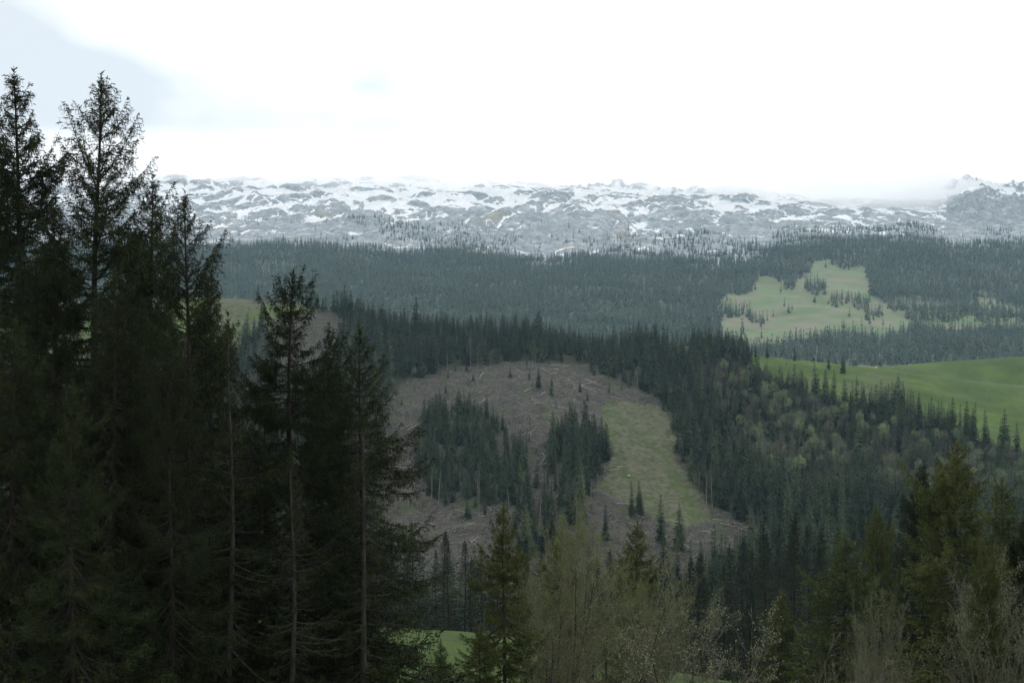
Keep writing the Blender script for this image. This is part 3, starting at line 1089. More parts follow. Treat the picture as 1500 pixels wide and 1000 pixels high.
def ordinal(i):
    ones = ['first', 'second', 'third', 'fourth', 'fifth', 'sixth', 'seventh', 'eighth', 'ninth', 'tenth', 'eleventh', 'twelfth', 'thirteenth', 'fourteenth', 'fifteenth', 'sixteenth', 'seventeenth', 'eighteenth', 'nineteenth']
    if i < 19:
        return ones[i]
    tens = {2: 'twent', 3: 'thirt', 4: 'fort', 5: 'fift'}[(i + 1) // 10]
    return tens + 'ieth' if (i + 1) % 10 == 0 else tens + 'y-' + ones[(i + 1) % 10 - 1]


# dark wood behind the edge of the meadow
rr = np.random.default_rng(21)
dw = []
for u in np.arange(545, 1330, 16.5):
    base = np.interp(u, [540, 620, 680, 740, 800, 860, 905, 960, 1000, 1050, 1090, 1120, 1165, 1200, 1260, 1330], [770, 788, 792, 792, 790, 790, 795, 790, 792, 796, 786, 782, 772, 790, 778, 760])
    vt = base + rr.normal(4, 13)
    if 760 < u < 1000:
        vt += 22 + rr.normal(0, 8)
    if 990 < u < 1062:
        vt += 26
    dw.append((u + rr.normal(0, 5), vt, rr.uniform(225, 262)))
for i, (u, vt, d) in enumerate(dw):
    near_tree('dark' if i % 3 else 'dark2', u, vt, d, rr.uniform(0, 6.28), rr.uniform(.95, 1.3),
              ('%s dark spruce, %s in the row behind the green meadow\'s far edge' % ('taller' if vt < 788 else 'lower', ordinal(i) + ' from the left')), 'dark spruces behind the meadow edge')

# ------------------------------------------------------------------ budding broadleaved trees in front
BN = ('stems', 'twigs', 'leaves')
tg = M['twig_grey']
B_ = {}
B_['tall'] = (17, meshes3('budding_tree', broadleaf_near(31, 16, .42, 8, 3, .10, 15000, .9, .010, kids=(11, 8, 4)), (M['bark_grey'], tg, M['leaf_olive']), BN))
B_['wide'] = (14, meshes3('wide_budding_tree', broadleaf_near(32, 13, .62, 9, 3, .085, 11000, .6, .010, kids=(11, 8, 4)), (M['bark_grey'], tg, M['leaf_olive']), BN))
B_['pale'] = (9, meshes3('pale_shrub', broadleaf_near(33, 8.6, .85, 10, 3, .085, 5200, .5, .010, kids=(9, 7, 4)), (M['bark_grey'], tg, M['leaf_pale']), BN))
B_['bare'] = (11, meshes3('bare_tree', broadleaf_near(34, 10.5, .55, 5, 3, .06, 900, .8, .011, kids=(9, 7, 4), straight=.2), (M['twig_grey'], M['twig_grey'], M['leaf_pale']), BN))
B_['round'] = (11, meshes3('round_shrub', broadleaf_near(35, 10.5, .52, 12, 3, .080, 13000, 1.0, .009, kids=(11, 7, 4)), (M['twig_grey'], M['twig_grey'], M['leaf_greyish']), BN))


def near_broad(kind, u, vt, d, rot, wid, label, group='budding broadleaved trees in front'):
    H0, parts = B_[kind]
    x = (u - CU) / F * d
    g = ground(x, d)
    Hh = (HV - vt) / F * d - g
    s = Hh / H0
    occ.append((u, vt, 3.0 * s * wid * F / d, d))
    return place_parts('broadleaf_tree', parts, (x, d, g - .1), rot, (s * wid, s * wid, s), label, 'tree', group)


for a_ in [
    ('tall', 822, 768, 88, .2, .8, 'tall budding tree with a fan of thin pale stems, right of the drooping spruce'),
    ('wide', 884, 778, 92, 1.5, .75, 'wide olive-tinged budding tree in front of the pointed spruce'),
    ('tall', 958, 850, 96, 2.6, .8, 'budding tree with arching twigs right of the pointed spruce'),
    ('wide', 800, 850, 82, 3.9, .8, 'low budding tree at the foot of the tall fan-stemmed one'),
    ('pale', 1018, 892, 90, .7, .9, 'pale shrub dotted with fresh light leaves'),
    ('bare', 1240, 925, 80, 1.9, .7, 'leafless many-stemmed tree with crooked grey stems'),
    ('round', 1282, 903, 86, .4, .42, 'narrow grey-green twiggy tree among crooked leafless stems'),
    ('bare', 1345, 940, 80, 4.2, .6, 'small leafless tree with one stem leaning to the right'),
    ('round', 1458, 870, 84, 2.2, .68, 'rounded pale shrub with upright stems at the lower right corner'),
]:
    near_broad(*a_)

# ------------------------------------------------------------------ hillside woods
SM = []
for i, (H, R, nl, k, rg) in enumerate([(20, 3.3, 26, 10, .28), (20, 2.8, 26, 9, .35), (20, 3.7, 24, 10, .3), (20, 3.0, 28, 9, .4), (20, 2.4, 24, 8, .3), (20, 4.0, 22, 10, .45)]):
    SM.append(spruce_mid(100 + i, H, R, nl, k, .05, rg).mesh('hill_spruce', [M['spruce_mid'], M['bark']]))
# same trees with crown and stem as separate meshes for the ones that stand as single objects
SMP = []
for i, (H, R, nl, k, rg) in enumerate([(20, 3.3, 30, 11, .28), (20, 2.8, 30, 10, .35), (20, 3.7, 28, 11, .3), (20, 3.0, 30, 10, .4)]):
    a = spruce_mid(120 + i, H, R, nl, k, .07, rg)
    tV, tF = a.V[0], a.F[0]
    cr_ = mesh_from('crown', a.V[1], a.F[1] - len(tV), [M['spruce_mid']])
    ct = np.concatenate([a.V[1], a.V[2]])
    cf = np.concatenate([a.F[1], a.F[2]]) - len(tV)
    SMP.append([('trunk', mesh_from('trunk', tV, tF, [M['bark']], smooth=True)), ('crown', mesh_from('crown', ct, cf, [M['spruce_mid']]))])
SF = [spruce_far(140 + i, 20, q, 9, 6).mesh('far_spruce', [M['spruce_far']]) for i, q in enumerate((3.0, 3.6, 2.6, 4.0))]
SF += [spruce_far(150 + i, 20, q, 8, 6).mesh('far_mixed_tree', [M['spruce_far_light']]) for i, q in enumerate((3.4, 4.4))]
BM = {}
for nm, mt in (('light', 'leaf_light'), ('grey', 'leaf_grey'), ('rust', 'leaf_rust'), ('bare', 'leaf_bare')):
    BM[nm] = []
    for q in range(2):
        a = broadleaf_mid(160 + q * 7 + len(nm), 11, 3.3 if nm != 'rust' else 2.6, 560, .62 if nm != 'bare' else .5)
        nt_ = len(a.V) - 9
        nv = sum(len(x) for x in a.V[:nt_])
        SV, SFc = np.concatenate(a.V[:nt_]), np.concatenate(a.F[:nt_])
        LV, LF = np.concatenate(a.V[nt_:]), np.concatenate(a.F[nt_:]) - nv
        BM[nm].append([('trunk', mesh_from('trunk', SV, SFc, [M['bark_grey']])), ('crown', mesh_from('crown', LV, LF, [M[mt]]))])


def scatter(d0, d1, u0, u1_, s0, seed):
    """jittered points on the ground between two distances"""
    r = np.random.default_rng(seed)
    xs = np.arange((u0 - CU) / F * d1, (u1_ - CU) / F * d1, s0)
    ys = np.arange(d0, d1, s0)
    X, Y = np.meshgrid(xs, ys)
    X = X + r.uniform(-.5, .5, X.shape) * s0
    Y = Y + r.uniform(-.5, .5, X.shape) * s0
    X, Y = X.ravel(), Y.ravel()
    u = CU + F * X / Y
    k = (u > u0) & (u < u1_)
    return X[k], Y[k]


hx, hy = scatter(268, 1055, -260, 1760, 7.0, 5)
_x, _y = scatter(560, 860, 560, 920, 4.2, 6)      # denser planting in the young stands
_u, _v = proj(_x, _y, height(_x, _y))
_k = (inpoly(_u, _v, STAND_A) | inpoly(_u, _v, STAND_B))
_h = inpoly(*proj(hx, hy, height(hx, hy)), STAND_A) | inpoly(*proj(hx, hy, height(hx, hy)), STAND_B)
hx, hy = np.concatenate([hx[~_h], _x[_k]]), np.concatenate([hy[~_h], _y[_k]])
hz = height(hx, hy)
hu0, hv0 = proj(hx, hy, hz)
hu, hv = hu0 + 15 * fbm(hx / 26, hy / 26, 61, 3), hv0 + 11 * fbm(hx / 26, hy / 26, 62, 3)
r_ = np.random.default_rng(77)
dens = np.ones(len(hx))
inb = inpoly(hu, hv, BOWL) & (hy > 430)
dens[inb] = 0
sa_, sb_, sc__ = (inpoly(hu, hv, p) & (hy > 430) for p in (STAND_A, STAND_B, STAND_C))
dens[sa_] = 1
dens[sb_] = .95
dens[sc__] = .42
mrr, mll, sll = (inpoly(hu, hv, p) & (hy > 700) for p in (MEADOW_R, MEADOW_L, SLASH_L))
dens[mrr | mll | sll] = 0
dens[inpoly(hu, hv, CLEAR) & (hy > 430)] = 0
P1 = [(1035, 535), (1100, 545), (1160, 560), (1240, 600), (1250, 700), (1180, 720), (1100, 680), (1040, 600)]
P2 = [(1250, 610), (1350, 640), (1500, 672), (1520, 760), (1380, 740), (1280, 720)]
inp1, inp2 = inpoly(hu, hv, P1), inpoly(hu, hv, P2)
dens[inp1 | inp2] *= .8
dens[(hu < 600) & (hv > 500) & (hv < 760) & (hy > 430)] *= .7
dens[(hy < 430)] = np.where((hu > 300)[hy < 430], 1.0, .8)
gap = fbm(hx / 17, hy / 17, 63, 3)
dens = np.where(hy > 430, dens * (1 - .85 * sstep(.30, .55, gap)), dens)
dens[sa_] *= .85
stray = inb & ~inpoly(hu, hv, CLEAR) & (dens == 0) & (fbm(hx / 30, hy / 30, 64, 2) > .15)
dens[stray] = .13
keep = r_.random(len(hx)) < dens
big = fbm(hx / 70, hy / 70, 33, 3)
hh = 18.5 + 5 * big + r_.normal(0, 3.6, len(hx))
hh[sa_] = 12.5 + r_.normal(0, 2.9, sa_.sum()) + 3 * big[sa_]
hh[sb_] = 19 + r_.normal(0, 2.5, sb_.sum())
hh[inp1 | inp2] *= np.where(r_.random((inp1 | inp2).sum()) < .15, .95, .6)
crest = hy > 900
hh[crest] *= .92
hh = np.clip(hh, 6, 27)
hh[stray] *= .45
kx, ky, kz, kh, ku, kv = (a[keep] for a in (hx, hy, hz, hh, hu0, hv0))
lowcl = np.array([inpoly(ku, kv, STAND_A), inpoly(ku, kv, STAND_B)])

extra = [  # single trees seen apart: u, vtop, vbase, d, label
    (378, 414, 437, 985, 'small spruce beside the brushwood heap on the hilltop meadow, the one further left'),
    (405, 410, 438, 985, 'small spruce on the hilltop meadow right behind the brushwood heap'),
    (383, 446, 482, 930, 'dark spruce below the hilltop brushwood heap'),
    (925, 703, 756, 610, 'slim spruce on the lower edge of the grassy clearing, left of a close pair'),
    (936, 702, 752, 618, 'slim spruce on the lower edge of the grassy clearing, right of a close pair'),
    (968, 722, 792, 560, 'dark upright spruce below the grassy clearing'),
    (995, 735, 805, 550, 'spruce below the grassy clearing, right of the dark upright one'),
    (887, 735, 790, 570, 'dark spruce left below the grassy clearing'),
    (789, 538, 568, 845, 'lone small spruce standing in the middle of the felled slope'),
    (1214, 515, 570, 960, 'large lone spruce on the bright green ridge meadow, the darker of two'),
    (1235, 517, 568, 955, 'looser, greyer spruce beside the large lone one on the ridge meadow'),
    (1124, 498, 538, 985, 'tall dark spruce at the crest with green meadow behind'),
    (1107, 505, 542, 985, 'slimmer spruce left of the tall dark crest one'),
    (1164, 503, 550, 985, 'thin tall spruce on the crest, left of the two lone ones'),
    (1152, 528, 562, 960, 'short dark spruce on the meadow edge before the thin tall one'),
    (1181, 531, 541, 990, 'tiny bushy tree on the ridge meadow, left'),
    (1190, 532, 545, 985, 'tiny conical tree on the ridge meadow, right'),
    (1175, 540, 575, 930, 'narrow dark spruce below the tiny trees of the ridge meadow'),
    (1258, 574, 586, 905, 'small round bush-like spruce at the lower meadow edge'),
    (1086, 487, 535, 985, 'black-green spruce on the crest in a group of four'),
    (1074, 484, 534, 985, 'greyish spruce on the crest in a group of four'),
    (1063, 484, 532, 985, 'slender spruce on the crest in a group of four'),
    (1052, 482, 532, 985, 'leftmost spruce of a crest group of four'),
    (961, 467, 512, 985, 'tall thick spruce standing above the crest wood'),
    (936, 469, 512, 990, 'paler spruce left of the tall thick one above the crest wood'),
    (911, 478, 520, 985, 'thin spruce poking above the crest wood'),
    (1014, 486, 520, 985, 'thick spruce right of the small crest meadow'),
    (1032, 494, 525, 985, 'pointed spruce on the crest beside the thick one'),
    (505, 416, 455, 990, 'tallest spruce of a tight clump at the edge of the hilltop meadow'),
    (494, 420, 456, 990, 'left spruce of a tight clump at the edge of the hilltop meadow'),
    (514, 424, 457, 985, 'right spruce of a tight clump at the edge of the hilltop meadow'),
    (500, 424, 460, 978, 'front spruce of a tight clump at the edge of the hilltop meadow'),
    (463, 426, 450, 990, 'small spruce left of the pale birch on the hilltop'),
    (610, 434, 490, 985, 'ragged thin-crowned spruce standing above the crest'),
    (790, 455, 505, 985, 'bare-topped spruce above the middle of the crest wood'),
    (756, 452, 500, 985, 'spruce poking out of the middle of the crest wood'),
]


def solve_ground(u, vb):
    """depth at which the ground on the opposite slope shows at this photo position"""
    d = np.arange(480, 1003, 1.0)
    x = (u - CU) / F * d
    z = height(x, d)
    v = HV - F * z / d
    k = np.argmin(np.abs(v - vb))
    return d[k], x[k], z[k]


def spruce_single(x, y, z, h, wid, label, group, rot, i):
    s = h / 20.0
    o = place_parts('spruce_tree', SMP[i % 4], (x, y, z - .2), rot, (s * wid, s * wid, s), label, 'tree', group)
    return o


for i, (u, vt, vb, d, lb) in enumerate(extra):
    if d < 900:
        d, x, z = solve_ground(u, vb)
    else:
        x = (u - CU) / F * d
        z = ground(x, d)
    h = (HV - vt) / F * d - z
    h = max(h, 3)
    spruce_single(x, d, z, h, 1.0 if h < 24 else 1.3, lb, None, i * 1.3, i)
    occ.append((u, vt, 3 * F / d, d))

LANDM = [(505, 440, 'the tight hilltop clump'), (610, 465, 'the ragged crest spruce'), (690, 500, 'the tall dead trunk'), (790, 480, 'the bare-topped spruce'),
         (789, 555, 'the lone slope spruce'), (862, 565, 'the pale log heap'), (961, 490, 'the thick crest spruce'), (1085, 560, 'the rust-coloured tree'), (1124, 520, 'the meadow-crest spruce'),
         (1214, 545, 'the lone meadow spruces'), (925, 730, 'the close spruce pair'), (968, 757, 'the dark upright spruce'), (1068, 770, 'the lower brown patch'),
         (590, 600, 'the bare trunk row'), (988, 650, 'the grassy clearing'), (768, 706, 'the white leaning log'), (700, 770, 'the left bare patch'), (1403, 650, 'the largest olive spruce'),
         (1240, 790, 'the yellow-green spruce'), (738, 740, 'the drooping spruce tip'), (932, 765, 'the pointed olive spruce'), (1500, 700, 'the right picture edge'), (427, 500, 'the tiered near spruce')]


def where_is(u, v):
    c = min(LANDM, key=lambda q: (q[0] - u) ** 2 + (q[1] - v) ** 2)
    du, dv = u - c[0], v - c[1]
    dist = math.hypot(du, dv)
    near = 'close ' if dist < 35 else 'far ' if dist > 90 else ''
    if abs(du) > 2 * abs(dv):
        w_ = 'right of' if du > 0 else 'left of'
    elif abs(dv) > 2 * abs(du):
        w_ = 'below' if dv > 0 else 'above'
    else:
        w_ = ('below' if dv > 0 else 'above') + ' and ' + ('right of' if du > 0 else 'left of')
    return near + w_ + ' ' + c[2]


# visibility estimate: paint trees front to back in a coarse picture raster, keep the 235 that show largest
ras = np.zeros((1000, 1500), bool)


def paint(u, vt, vb, hw):
    vt_i, vb_i = int(max(vt, 0)), int(min(vb, 999))
    n = 0
    for v in range(vt_i, vb_i, 1):
        w_ = hw * (v - vt) / max(vb - vt, 1)
        a_, b_ = int(max(u - w_, 0)), int(min(u + w_ + 1, 1500))
        if a_ < b_:
            row = ras[v, a_:b_]
            n += (~row).sum()
            row[:] = True
    return n


for (u, vt, hw, d) in occ:
    if d < 270:
        paint(u, vt, 1400, hw * .8)
order = np.argsort(ky)
score = np.zeros(len(kx))
for i in order:
    vt = HV - F * (kz[i] + kh[i]) / ky[i]
    if ku[i] < -30 or ku[i] > 1530 or vt > 999:
        continue
    score[i] = paint(ku[i], vt, kv[i], 2.1 * kh[i] / 20 * F / ky[i])
NSOLO = 300 - len(FG) - len(FG2) - len(dw) - len(extra) - 3
solo = np.argsort(-score)[:NSOLO]
is_solo = np.zeros(len(kx), bool)
is_solo[solo] = True
for i in solo:
    u, v, d = ku[i], kv[i], ky[i]
    if d < 430:
        lb, g = 'dark spruce down in the valley beyond the meadow edge', 'spruces down in the valley'
    elif lowcl[0][i]:
        lb, g = 'young dark spruce in the dense stand left in the felled slope', 'young stand within the felled slope'
    elif lowcl[1][i]:
        lb, g = 'dark spruce in the clump left of the grassy clearing', 'clump left of the clearing'
    elif inpoly([u], [v], STAND_C)[0]:
        lb, g = 'thin spruce in the sparse wood below the clump by the clearing', 'sparse wood below the clearing'
    elif u > 1240:
        lb, g = 'spruce in the mixed wood below the bright ridge meadow', 'mixed wood below the ridge meadow'
    elif u > 980:
        lb, g = 'dark spruce in the wood right of the grassy clearing', 'wood right of the clearing'
    elif v < 560:
        lb, g = 'spruce in the wood along the crest above the felled slope', 'wood on the crest'
    else:
        lb, g = 'spruce on the slope seen behind the near left spruces', 'wood behind the near left spruces'
    size = 'tall' if kh[i] > 20 else 'short' if kh[i] < 13 else 'mid-sized'
    wx = r_.uniform(.85, 1.2)
    lb = ('slender ' if wx < .93 else 'broad ' if wx > 1.1 else '') + size + (' young' if 'young' in lb else '') + ' spruce ' + where_is(u, v - kh[i] * F / d * .5)
    spruce_single(kx[i], ky[i], kz[i], kh[i], wx, lb, g, r_.uniform(0, 6.28), i)


def gn_forest(name, P, S, idx, meshes, label, tilt=.03):
    """one object: points carrying size, turn and choice of tree, instanced by geometry nodes"""
    src = bpy.data.collections.new(name + '_source')
    for k, me in enumerate(meshes):
        o = bpy.data.objects.new('%s_kind_%02d' % (name, k), me)
        src.objects.link(o)
    n = len(P)
    me = bpy.data.meshes.new(name)
    me.vertices.add(n)
    me.vertices.foreach_set('co', np.asarray(P, np.float32).ravel())
    r = np.random.default_rng(len(P))
    rot = np.stack([r.normal(0, tilt, n), r.normal(0, tilt, n), r.uniform(0, 6.28, n)], 1).astype(np.float32)
    a = me.attributes.new('tree_rot', 'FLOAT_VECTOR', 'POINT')
    a.data.foreach_set('vector', rot.ravel())
    a = me.attributes.new('tree_size', 'FLOAT_VECTOR', 'POINT')
    a.data.foreach_set('vector', np.asarray(S, np.float32).ravel())
    a = me.attributes.new('tree_kind', 'INT', 'POINT')
    a.data.foreach_set('value', np.asarray(idx, np.int32))
    ob = add_obj(name, me, label=label, kind='stuff')
    ng = bpy.data.node_groups.new(name + '_nodes', 'GeometryNodeTree')
    ng.interface.new_socket('Geometry', in_out='INPUT', socket_type='NodeSocketGeometry')
    ng.interface.new_socket('Geometry', in_out='OUTPUT', socket_type='NodeSocketGeometry')
    gi, go = ng.nodes.new('NodeGroupInput'), ng.nodes.new('NodeGroupOutput')
    ip = ng.nodes.new('GeometryNodeInstanceOnPoints')
    ci = ng.nodes.new('GeometryNodeCollectionInfo')
    ci.inputs['Collection'].default_value = src
    ci.inputs['Separate Children'].default_value = True
    ci.inputs['Reset Children'].default_value = True
    ip.inputs['Pick Instance'].default_value = True

    def na(nm, dt):
        q = ng.nodes.new('GeometryNodeInputNamedAttribute')
        q.data_type = dt
        q.inputs['Name'].default_value = nm
        return q.outputs['Attribute']
    ng.links.new(gi.outputs[0], ip.inputs['Points'])
    ng.links.new(ci.outputs[0], ip.inputs['Instance'])
    ng.links.new(na('tree_kind', 'INT'), ip.inputs['Instance Index'])
    ng.links.new(na('tree_rot', 'FLOAT_VECTOR'), ip.inputs['Rotation'])
    ng.links.new(na('tree_size', 'FLOAT_VECTOR'), ip.inputs['Scale'])
    ng.links.new(ip.outputs[0], go.inputs[0])
    md = ob.modifiers.new('scatter', 'NODES')
    md.node_group = ng
    return ob


rest = ~is_solo
n = rest.sum()
s = kh[rest] / 20
wd = s * r_.uniform(.8, 1.2, n)
gn_forest('spruce_wood', np.stack([kx[rest], ky[rest], kz[rest] - .3], 1), np.stack([wd, wd, s], 1), r_.integers(0, 6, n), SM,
          'the mass of smaller spruces covering the slope across the valley')

# far forest up to the tree line
fx, fy = scatter(1440, 3450, -280, 1780, 10.0, 9)
fz = height(fx, fy)
fu, fv = proj(fx, fy, fz)
tl = np.interp(fu, *TREELINE)
jit = 5 * fbm(fx / 60, fy / 60, 44, 3)
dn_ = sstep(-5, 6, fv + jit - tl)
thin_ = ((fv < tl + 6) & (fv > tl - 60)).astype(float)
strip = .04 * sstep(-.1, .5, fbm(fx / 90, fy / 90, 45, 3)) + .012
for (cu, cv, ru, rv) in ((545, 322, 38, 10), (600, 340, 45, 14), (650, 345, 40, 18), (725, 352, 40, 9), (1010, 352, 60, 14), (1060, 365, 60, 15), (900, 355, 50, 10), (1240, 342, 40, 10), (1180, 346, 50, 16), (1330, 338, 25, 14), (1358, 344, 22, 13), (1290, 344, 20, 13), (1460, 320, 40, 25)):
    strip = np.maximum(strip, .5 * (((fu - cu) / ru) ** 2 + ((fv - cv) / rv) ** 2 < 1))
dn_ = np.maximum(dn_, thin_ * strip)
fw_u, fw_v = fu + 5 * fbm(fx / 40, fy / 40, 46, 3), fv + 3 * fbm(fx / 40, fy / 40, 47, 3)
infm = inpoly(fw_u, fw_v, FARM) & (fy < 2750)
dn_[infm] = 0.006 + .10 * sstep(.35, .6, fbm(fx[infm] / 50, fy[infm] / 50, 57, 3)) * (fv[infm] > 440)
for (cu, cv, ru, rv) in ((1157, 417, 11, 9), (1198, 424, 13, 10), (1186, 421, 7, 6), (1226, 442, 15, 9), (1262, 446, 13, 9), (1247, 441, 8, 5), (1308, 452, 7, 5), (1322, 452, 7, 5), (1276, 466, 11, 6), (1288, 462, 5, 5), (1110, 474, 9, 6), (1100, 466, 8, 6),
                         (1072, 460, 18, 6), (1350, 462, 26, 9), (1385, 462, 30, 10), (1415, 452, 20, 12), (1440, 466, 14, 8), (1465, 462, 18, 10), (1500, 465, 20, 9), (1545, 468, 30, 9), (1335, 447, 8, 5), (1236, 481, 4, 3)):
    cl_ = ((fu - cu) / ru) ** 2 + ((fv - cv) / rv) ** 2 < 1
    dn_[cl_ & (fy < 2750)] = .9
hole = sstep(.55, .75, fbm(fx / 110, fy / 110, 48, 3)) * .5
dn_ = dn_ * (1 - hole)
dn_[(fy < 1490) & (fu > 1000)] = 0
kp = r_.random(len(fx)) < dn_
fx, fy, fz, fu, fv = (a[kp] for a in (fx, fy, fz, fu, fv))
n = len(fx)
fh = 18.5 + 6 * fbm(fx / 110, fy / 110, 49, 3) + r_.normal(0, 3.4, n)
patch = fbm(fx / 140, fy / 90, 53, 4)
fk = np.where(r_.random(n) < .06 + .75 * sstep(.12, .45, patch), 4 + r_.integers(0, 2, n), r_.integers(0, 4, n))
fh = np.clip(fh, 7, 28) * (1 - .35 * sstep(2700, 3200, fy))
s = fh / 20
wd = s * r_.uniform(.8, 1.2, n)
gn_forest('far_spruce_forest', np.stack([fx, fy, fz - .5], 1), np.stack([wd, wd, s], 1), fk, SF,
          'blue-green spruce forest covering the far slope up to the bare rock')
# standing dead stems flecking the far forest
nd = 170
q = r_.choice(n, nd, replace=False)
far_snag = Acc()
far_snag.tube([[0, 0, 0], [0, 0, 16]], [.22, .10], 3)
q = q[(fbm(fx[q] / 120, fy[q] / 120, 50, 2) > 0.0)]
gn_forest('far_dead_stems', np.stack([fx[q] + 3, fy[q] - 4, fz[q]], 1), np.stack([np.ones(len(q))] * 2 + [r_.uniform(.9, 1.35, len(q))], 1), np.zeros(len(q)), [far_snag.mesh('far_snag', [M['log']])],
          'pale dead stems flecking the far forest')

# ------------------------------------------------------------------ broadleaved trees on the hillside
bl = []
rb = np.random.default_rng(15)


def pts_in(poly, n, dmin, r):
    us = [p[0] for p in poly]
    vs = [p[1] for p in poly]
    res = []
    tries = 0
    while len(res) < n and tries < 6000:
        tries += 1
        u, v = r.uniform(min(us), max(us)), r.uniform(min(vs), max(vs))
        if inpoly([u], [v], poly)[0] and all((u - a) ** 2 + ((v - b) * 1.3) ** 2 > dmin ** 2 for a, b in res):
            res.append((u, v))
    return res


kinds = {'light': 'light green broadleaf', 'grey': 'grey-green broadleaf', 'rust': 'rust-tinged broadleaf', 'bare': 'brownish leafless broadleaf'}
for (u, v) in pts_in(P1, 80, 8, rb):
    bl.append((u, v, rb.choice(['light', 'light', 'light', 'grey', 'grey', 'bare']), rb.uniform(9, 16), 'among spruces right of the clearing', 'broadleaved trees right of the clearing'))
for (u, v) in pts_in(P2, 84, 8, rb):
    bl.append((u, v, rb.choice(['light', 'light', 'grey', 'grey', 'grey', 'bare']), rb.uniform(8, 14), 'below the bright ridge meadow', 'broadleaved trees below the ridge meadow'))
for (u, v) in pts_in([(1250, 760), (1480, 790), (1400, 690), (1150, 650), (1050, 600), (990, 560), (1000, 640), (1080, 740)], 38, 16, rb):
    bl.append((u, v, rb.choice(['grey', 'bare', 'light']), rb.uniform(6, 10), 'lower in the mixed wood', 'broadleaved trees lower in the wood'))
for (u, v) in pts_in([(570, 640), (600, 720), (780, 800), (870, 800), (870, 710), (770, 720), (620, 760), (590, 600), (550, 560)], 20, 14, rb):
    bl.append((u, v, rb.choice(['bare', 'bare', 'grey']), rb.uniform(6, 11), 'at the lower edge of the felled slope', 'leafless trees at the lower edge of the felled slope'))
for (u, v) in pts_in([(340, 480), (380, 500), (560, 520), (640, 540), (560, 700), (330, 620)], 24, 18, rb):
    bl.append((u, v, rb.choice(['grey', 'bare', 'light']), rb.uniform(6, 10), 'behind the near left spruces', 'broadleaved trees behind the near spruces'))
hand = [(1058, 562, 'rust', 11, 'orange-tinted budding tree just below the crest meadow'), (1085, 562, 'rust', 13, 'rust-coloured round tree beside the light green ones under the crest'),
        (1108, 560, 'light', 10, 'fresh green tree right beside the rust-coloured one'), (1060, 548, 'light', 13, 'pale green slender tree below the crest group of four'),
        (1122, 594, 'light', 15, 'large fresh green tree, tallest of the broadleaved ones under the crest'), (1140, 600, 'light', 15, 'large pale green tree next to the tallest broadleaved one'),
        (478, 458, 'grey', 11, 'pale birch-like tree beside the tight spruce clump on the hilltop'), (870, 672, 'grey', 9, 'small grey-green tree left of the grassy clearing'),
        (962, 508, 'light', 6, 'low green bush on the crest under the tall thick spruce'), (935, 560, 'grey', 12, 'tall pinkish-grey tree at the top of the wood right of the felled slope'),
        (1165, 572, 'bare', 14, 'tall purple-brown leafless tree at the meadow edge'), (850, 660, 'light', 8, 'olive shrub at the foot of the clump by the clearing')]
for (u, v, k, h, lb) in hand:
    bl.append((u, v, k, h, lb, None))
for i, (u, v, k, h, where, g) in enumerate(bl):
    d, x, z = solve_ground(u, v)
    s = h / 11
    lb = where if g is None else ('tall ' if h > 12 else 'low ' if h < 9 else '') + kinds[str(k)] + ' ' + where_is(u, v - 20)
    place_parts('broadleaf_tree', BM[str(k)][i % 2], (x, d, z - .2), rb.uniform(0, 6.28), (s * rb.uniform(.75, 1.05), s * rb.uniform(.75, 1.05), s), lb, 'tree', None if g is None else g + ', ' + str(k))

# ------------------------------------------------------------------ dead standing trunks
SG = [snag_mesh(200 + i, 12, 6 + 5 * i).mesh('snag', [M['snag']], True) for i in range(4)]
snags = [(690, 478, 540), (785, 513, 533), (781, 520, 535), (821, 526, 537), (777, 545, 575), (563, 575, 628), (570, 576, 630), (577, 578, 632), (582, 576, 628), (592, 578, 628), (600, 582, 636),
         (643, 688, 742), (633, 682, 732), (702, 690, 748), (747, 706, 746), (700, 696, 735), (628, 660, 725), (821, 590, 640), (855, 618, 660), (866, 640, 680), (748, 590, 618), (808, 615, 640), (934, 545, 576),
         (1082, 706, 754), (1099, 736, 757), (1044, 690, 745), (1035, 695, 742), (934, 690, 712), (866, 700, 742), (855, 690, 735), (876, 690, 735), (790, 720, 775), (800, 690, 745), (1023, 690, 725),
         (655, 512, 545), (700, 515, 548), (1078, 484, 522), (853, 518, 533), (870, 520, 533), (728, 560, 590), (1112, 745, 790), (540, 560, 620), (550, 570, 630), (616, 640, 690), (845, 720, 780), (770, 735, 790)]
for i, (u, vt, vb) in enumerate(snags):
    d, x, z = solve_ground(u, vb)
    if vt < 500:
        z = min(z, zv(vb, d))
    h = (HV - vt) / F * d - z
    where = ('at the top edge of the felled slope' if vb < 550 else 'beside the green stand in the felled slope' if vb < 665 and u < 700 else 'beside the clump by the grassy clearing' if vb < 690 else 'at the lower edge of the felled slope' if u < 900 else 'at the wood edge below the grassy clearing')
    o = add_obj('dead_trunk', SG[i % 4], loc=(x, d, z - .2), rotz=i * 2.1, scale=(1.0, 1.0, h / 12), label='pale bare dead trunk standing ' + where, cat='dead tree', group='dead trunks ' + where)
    o.rotation_euler = (rb.normal(0, .02), rb.normal(0, .03) + (.18 if i == 14 else 0), i * 2.1)

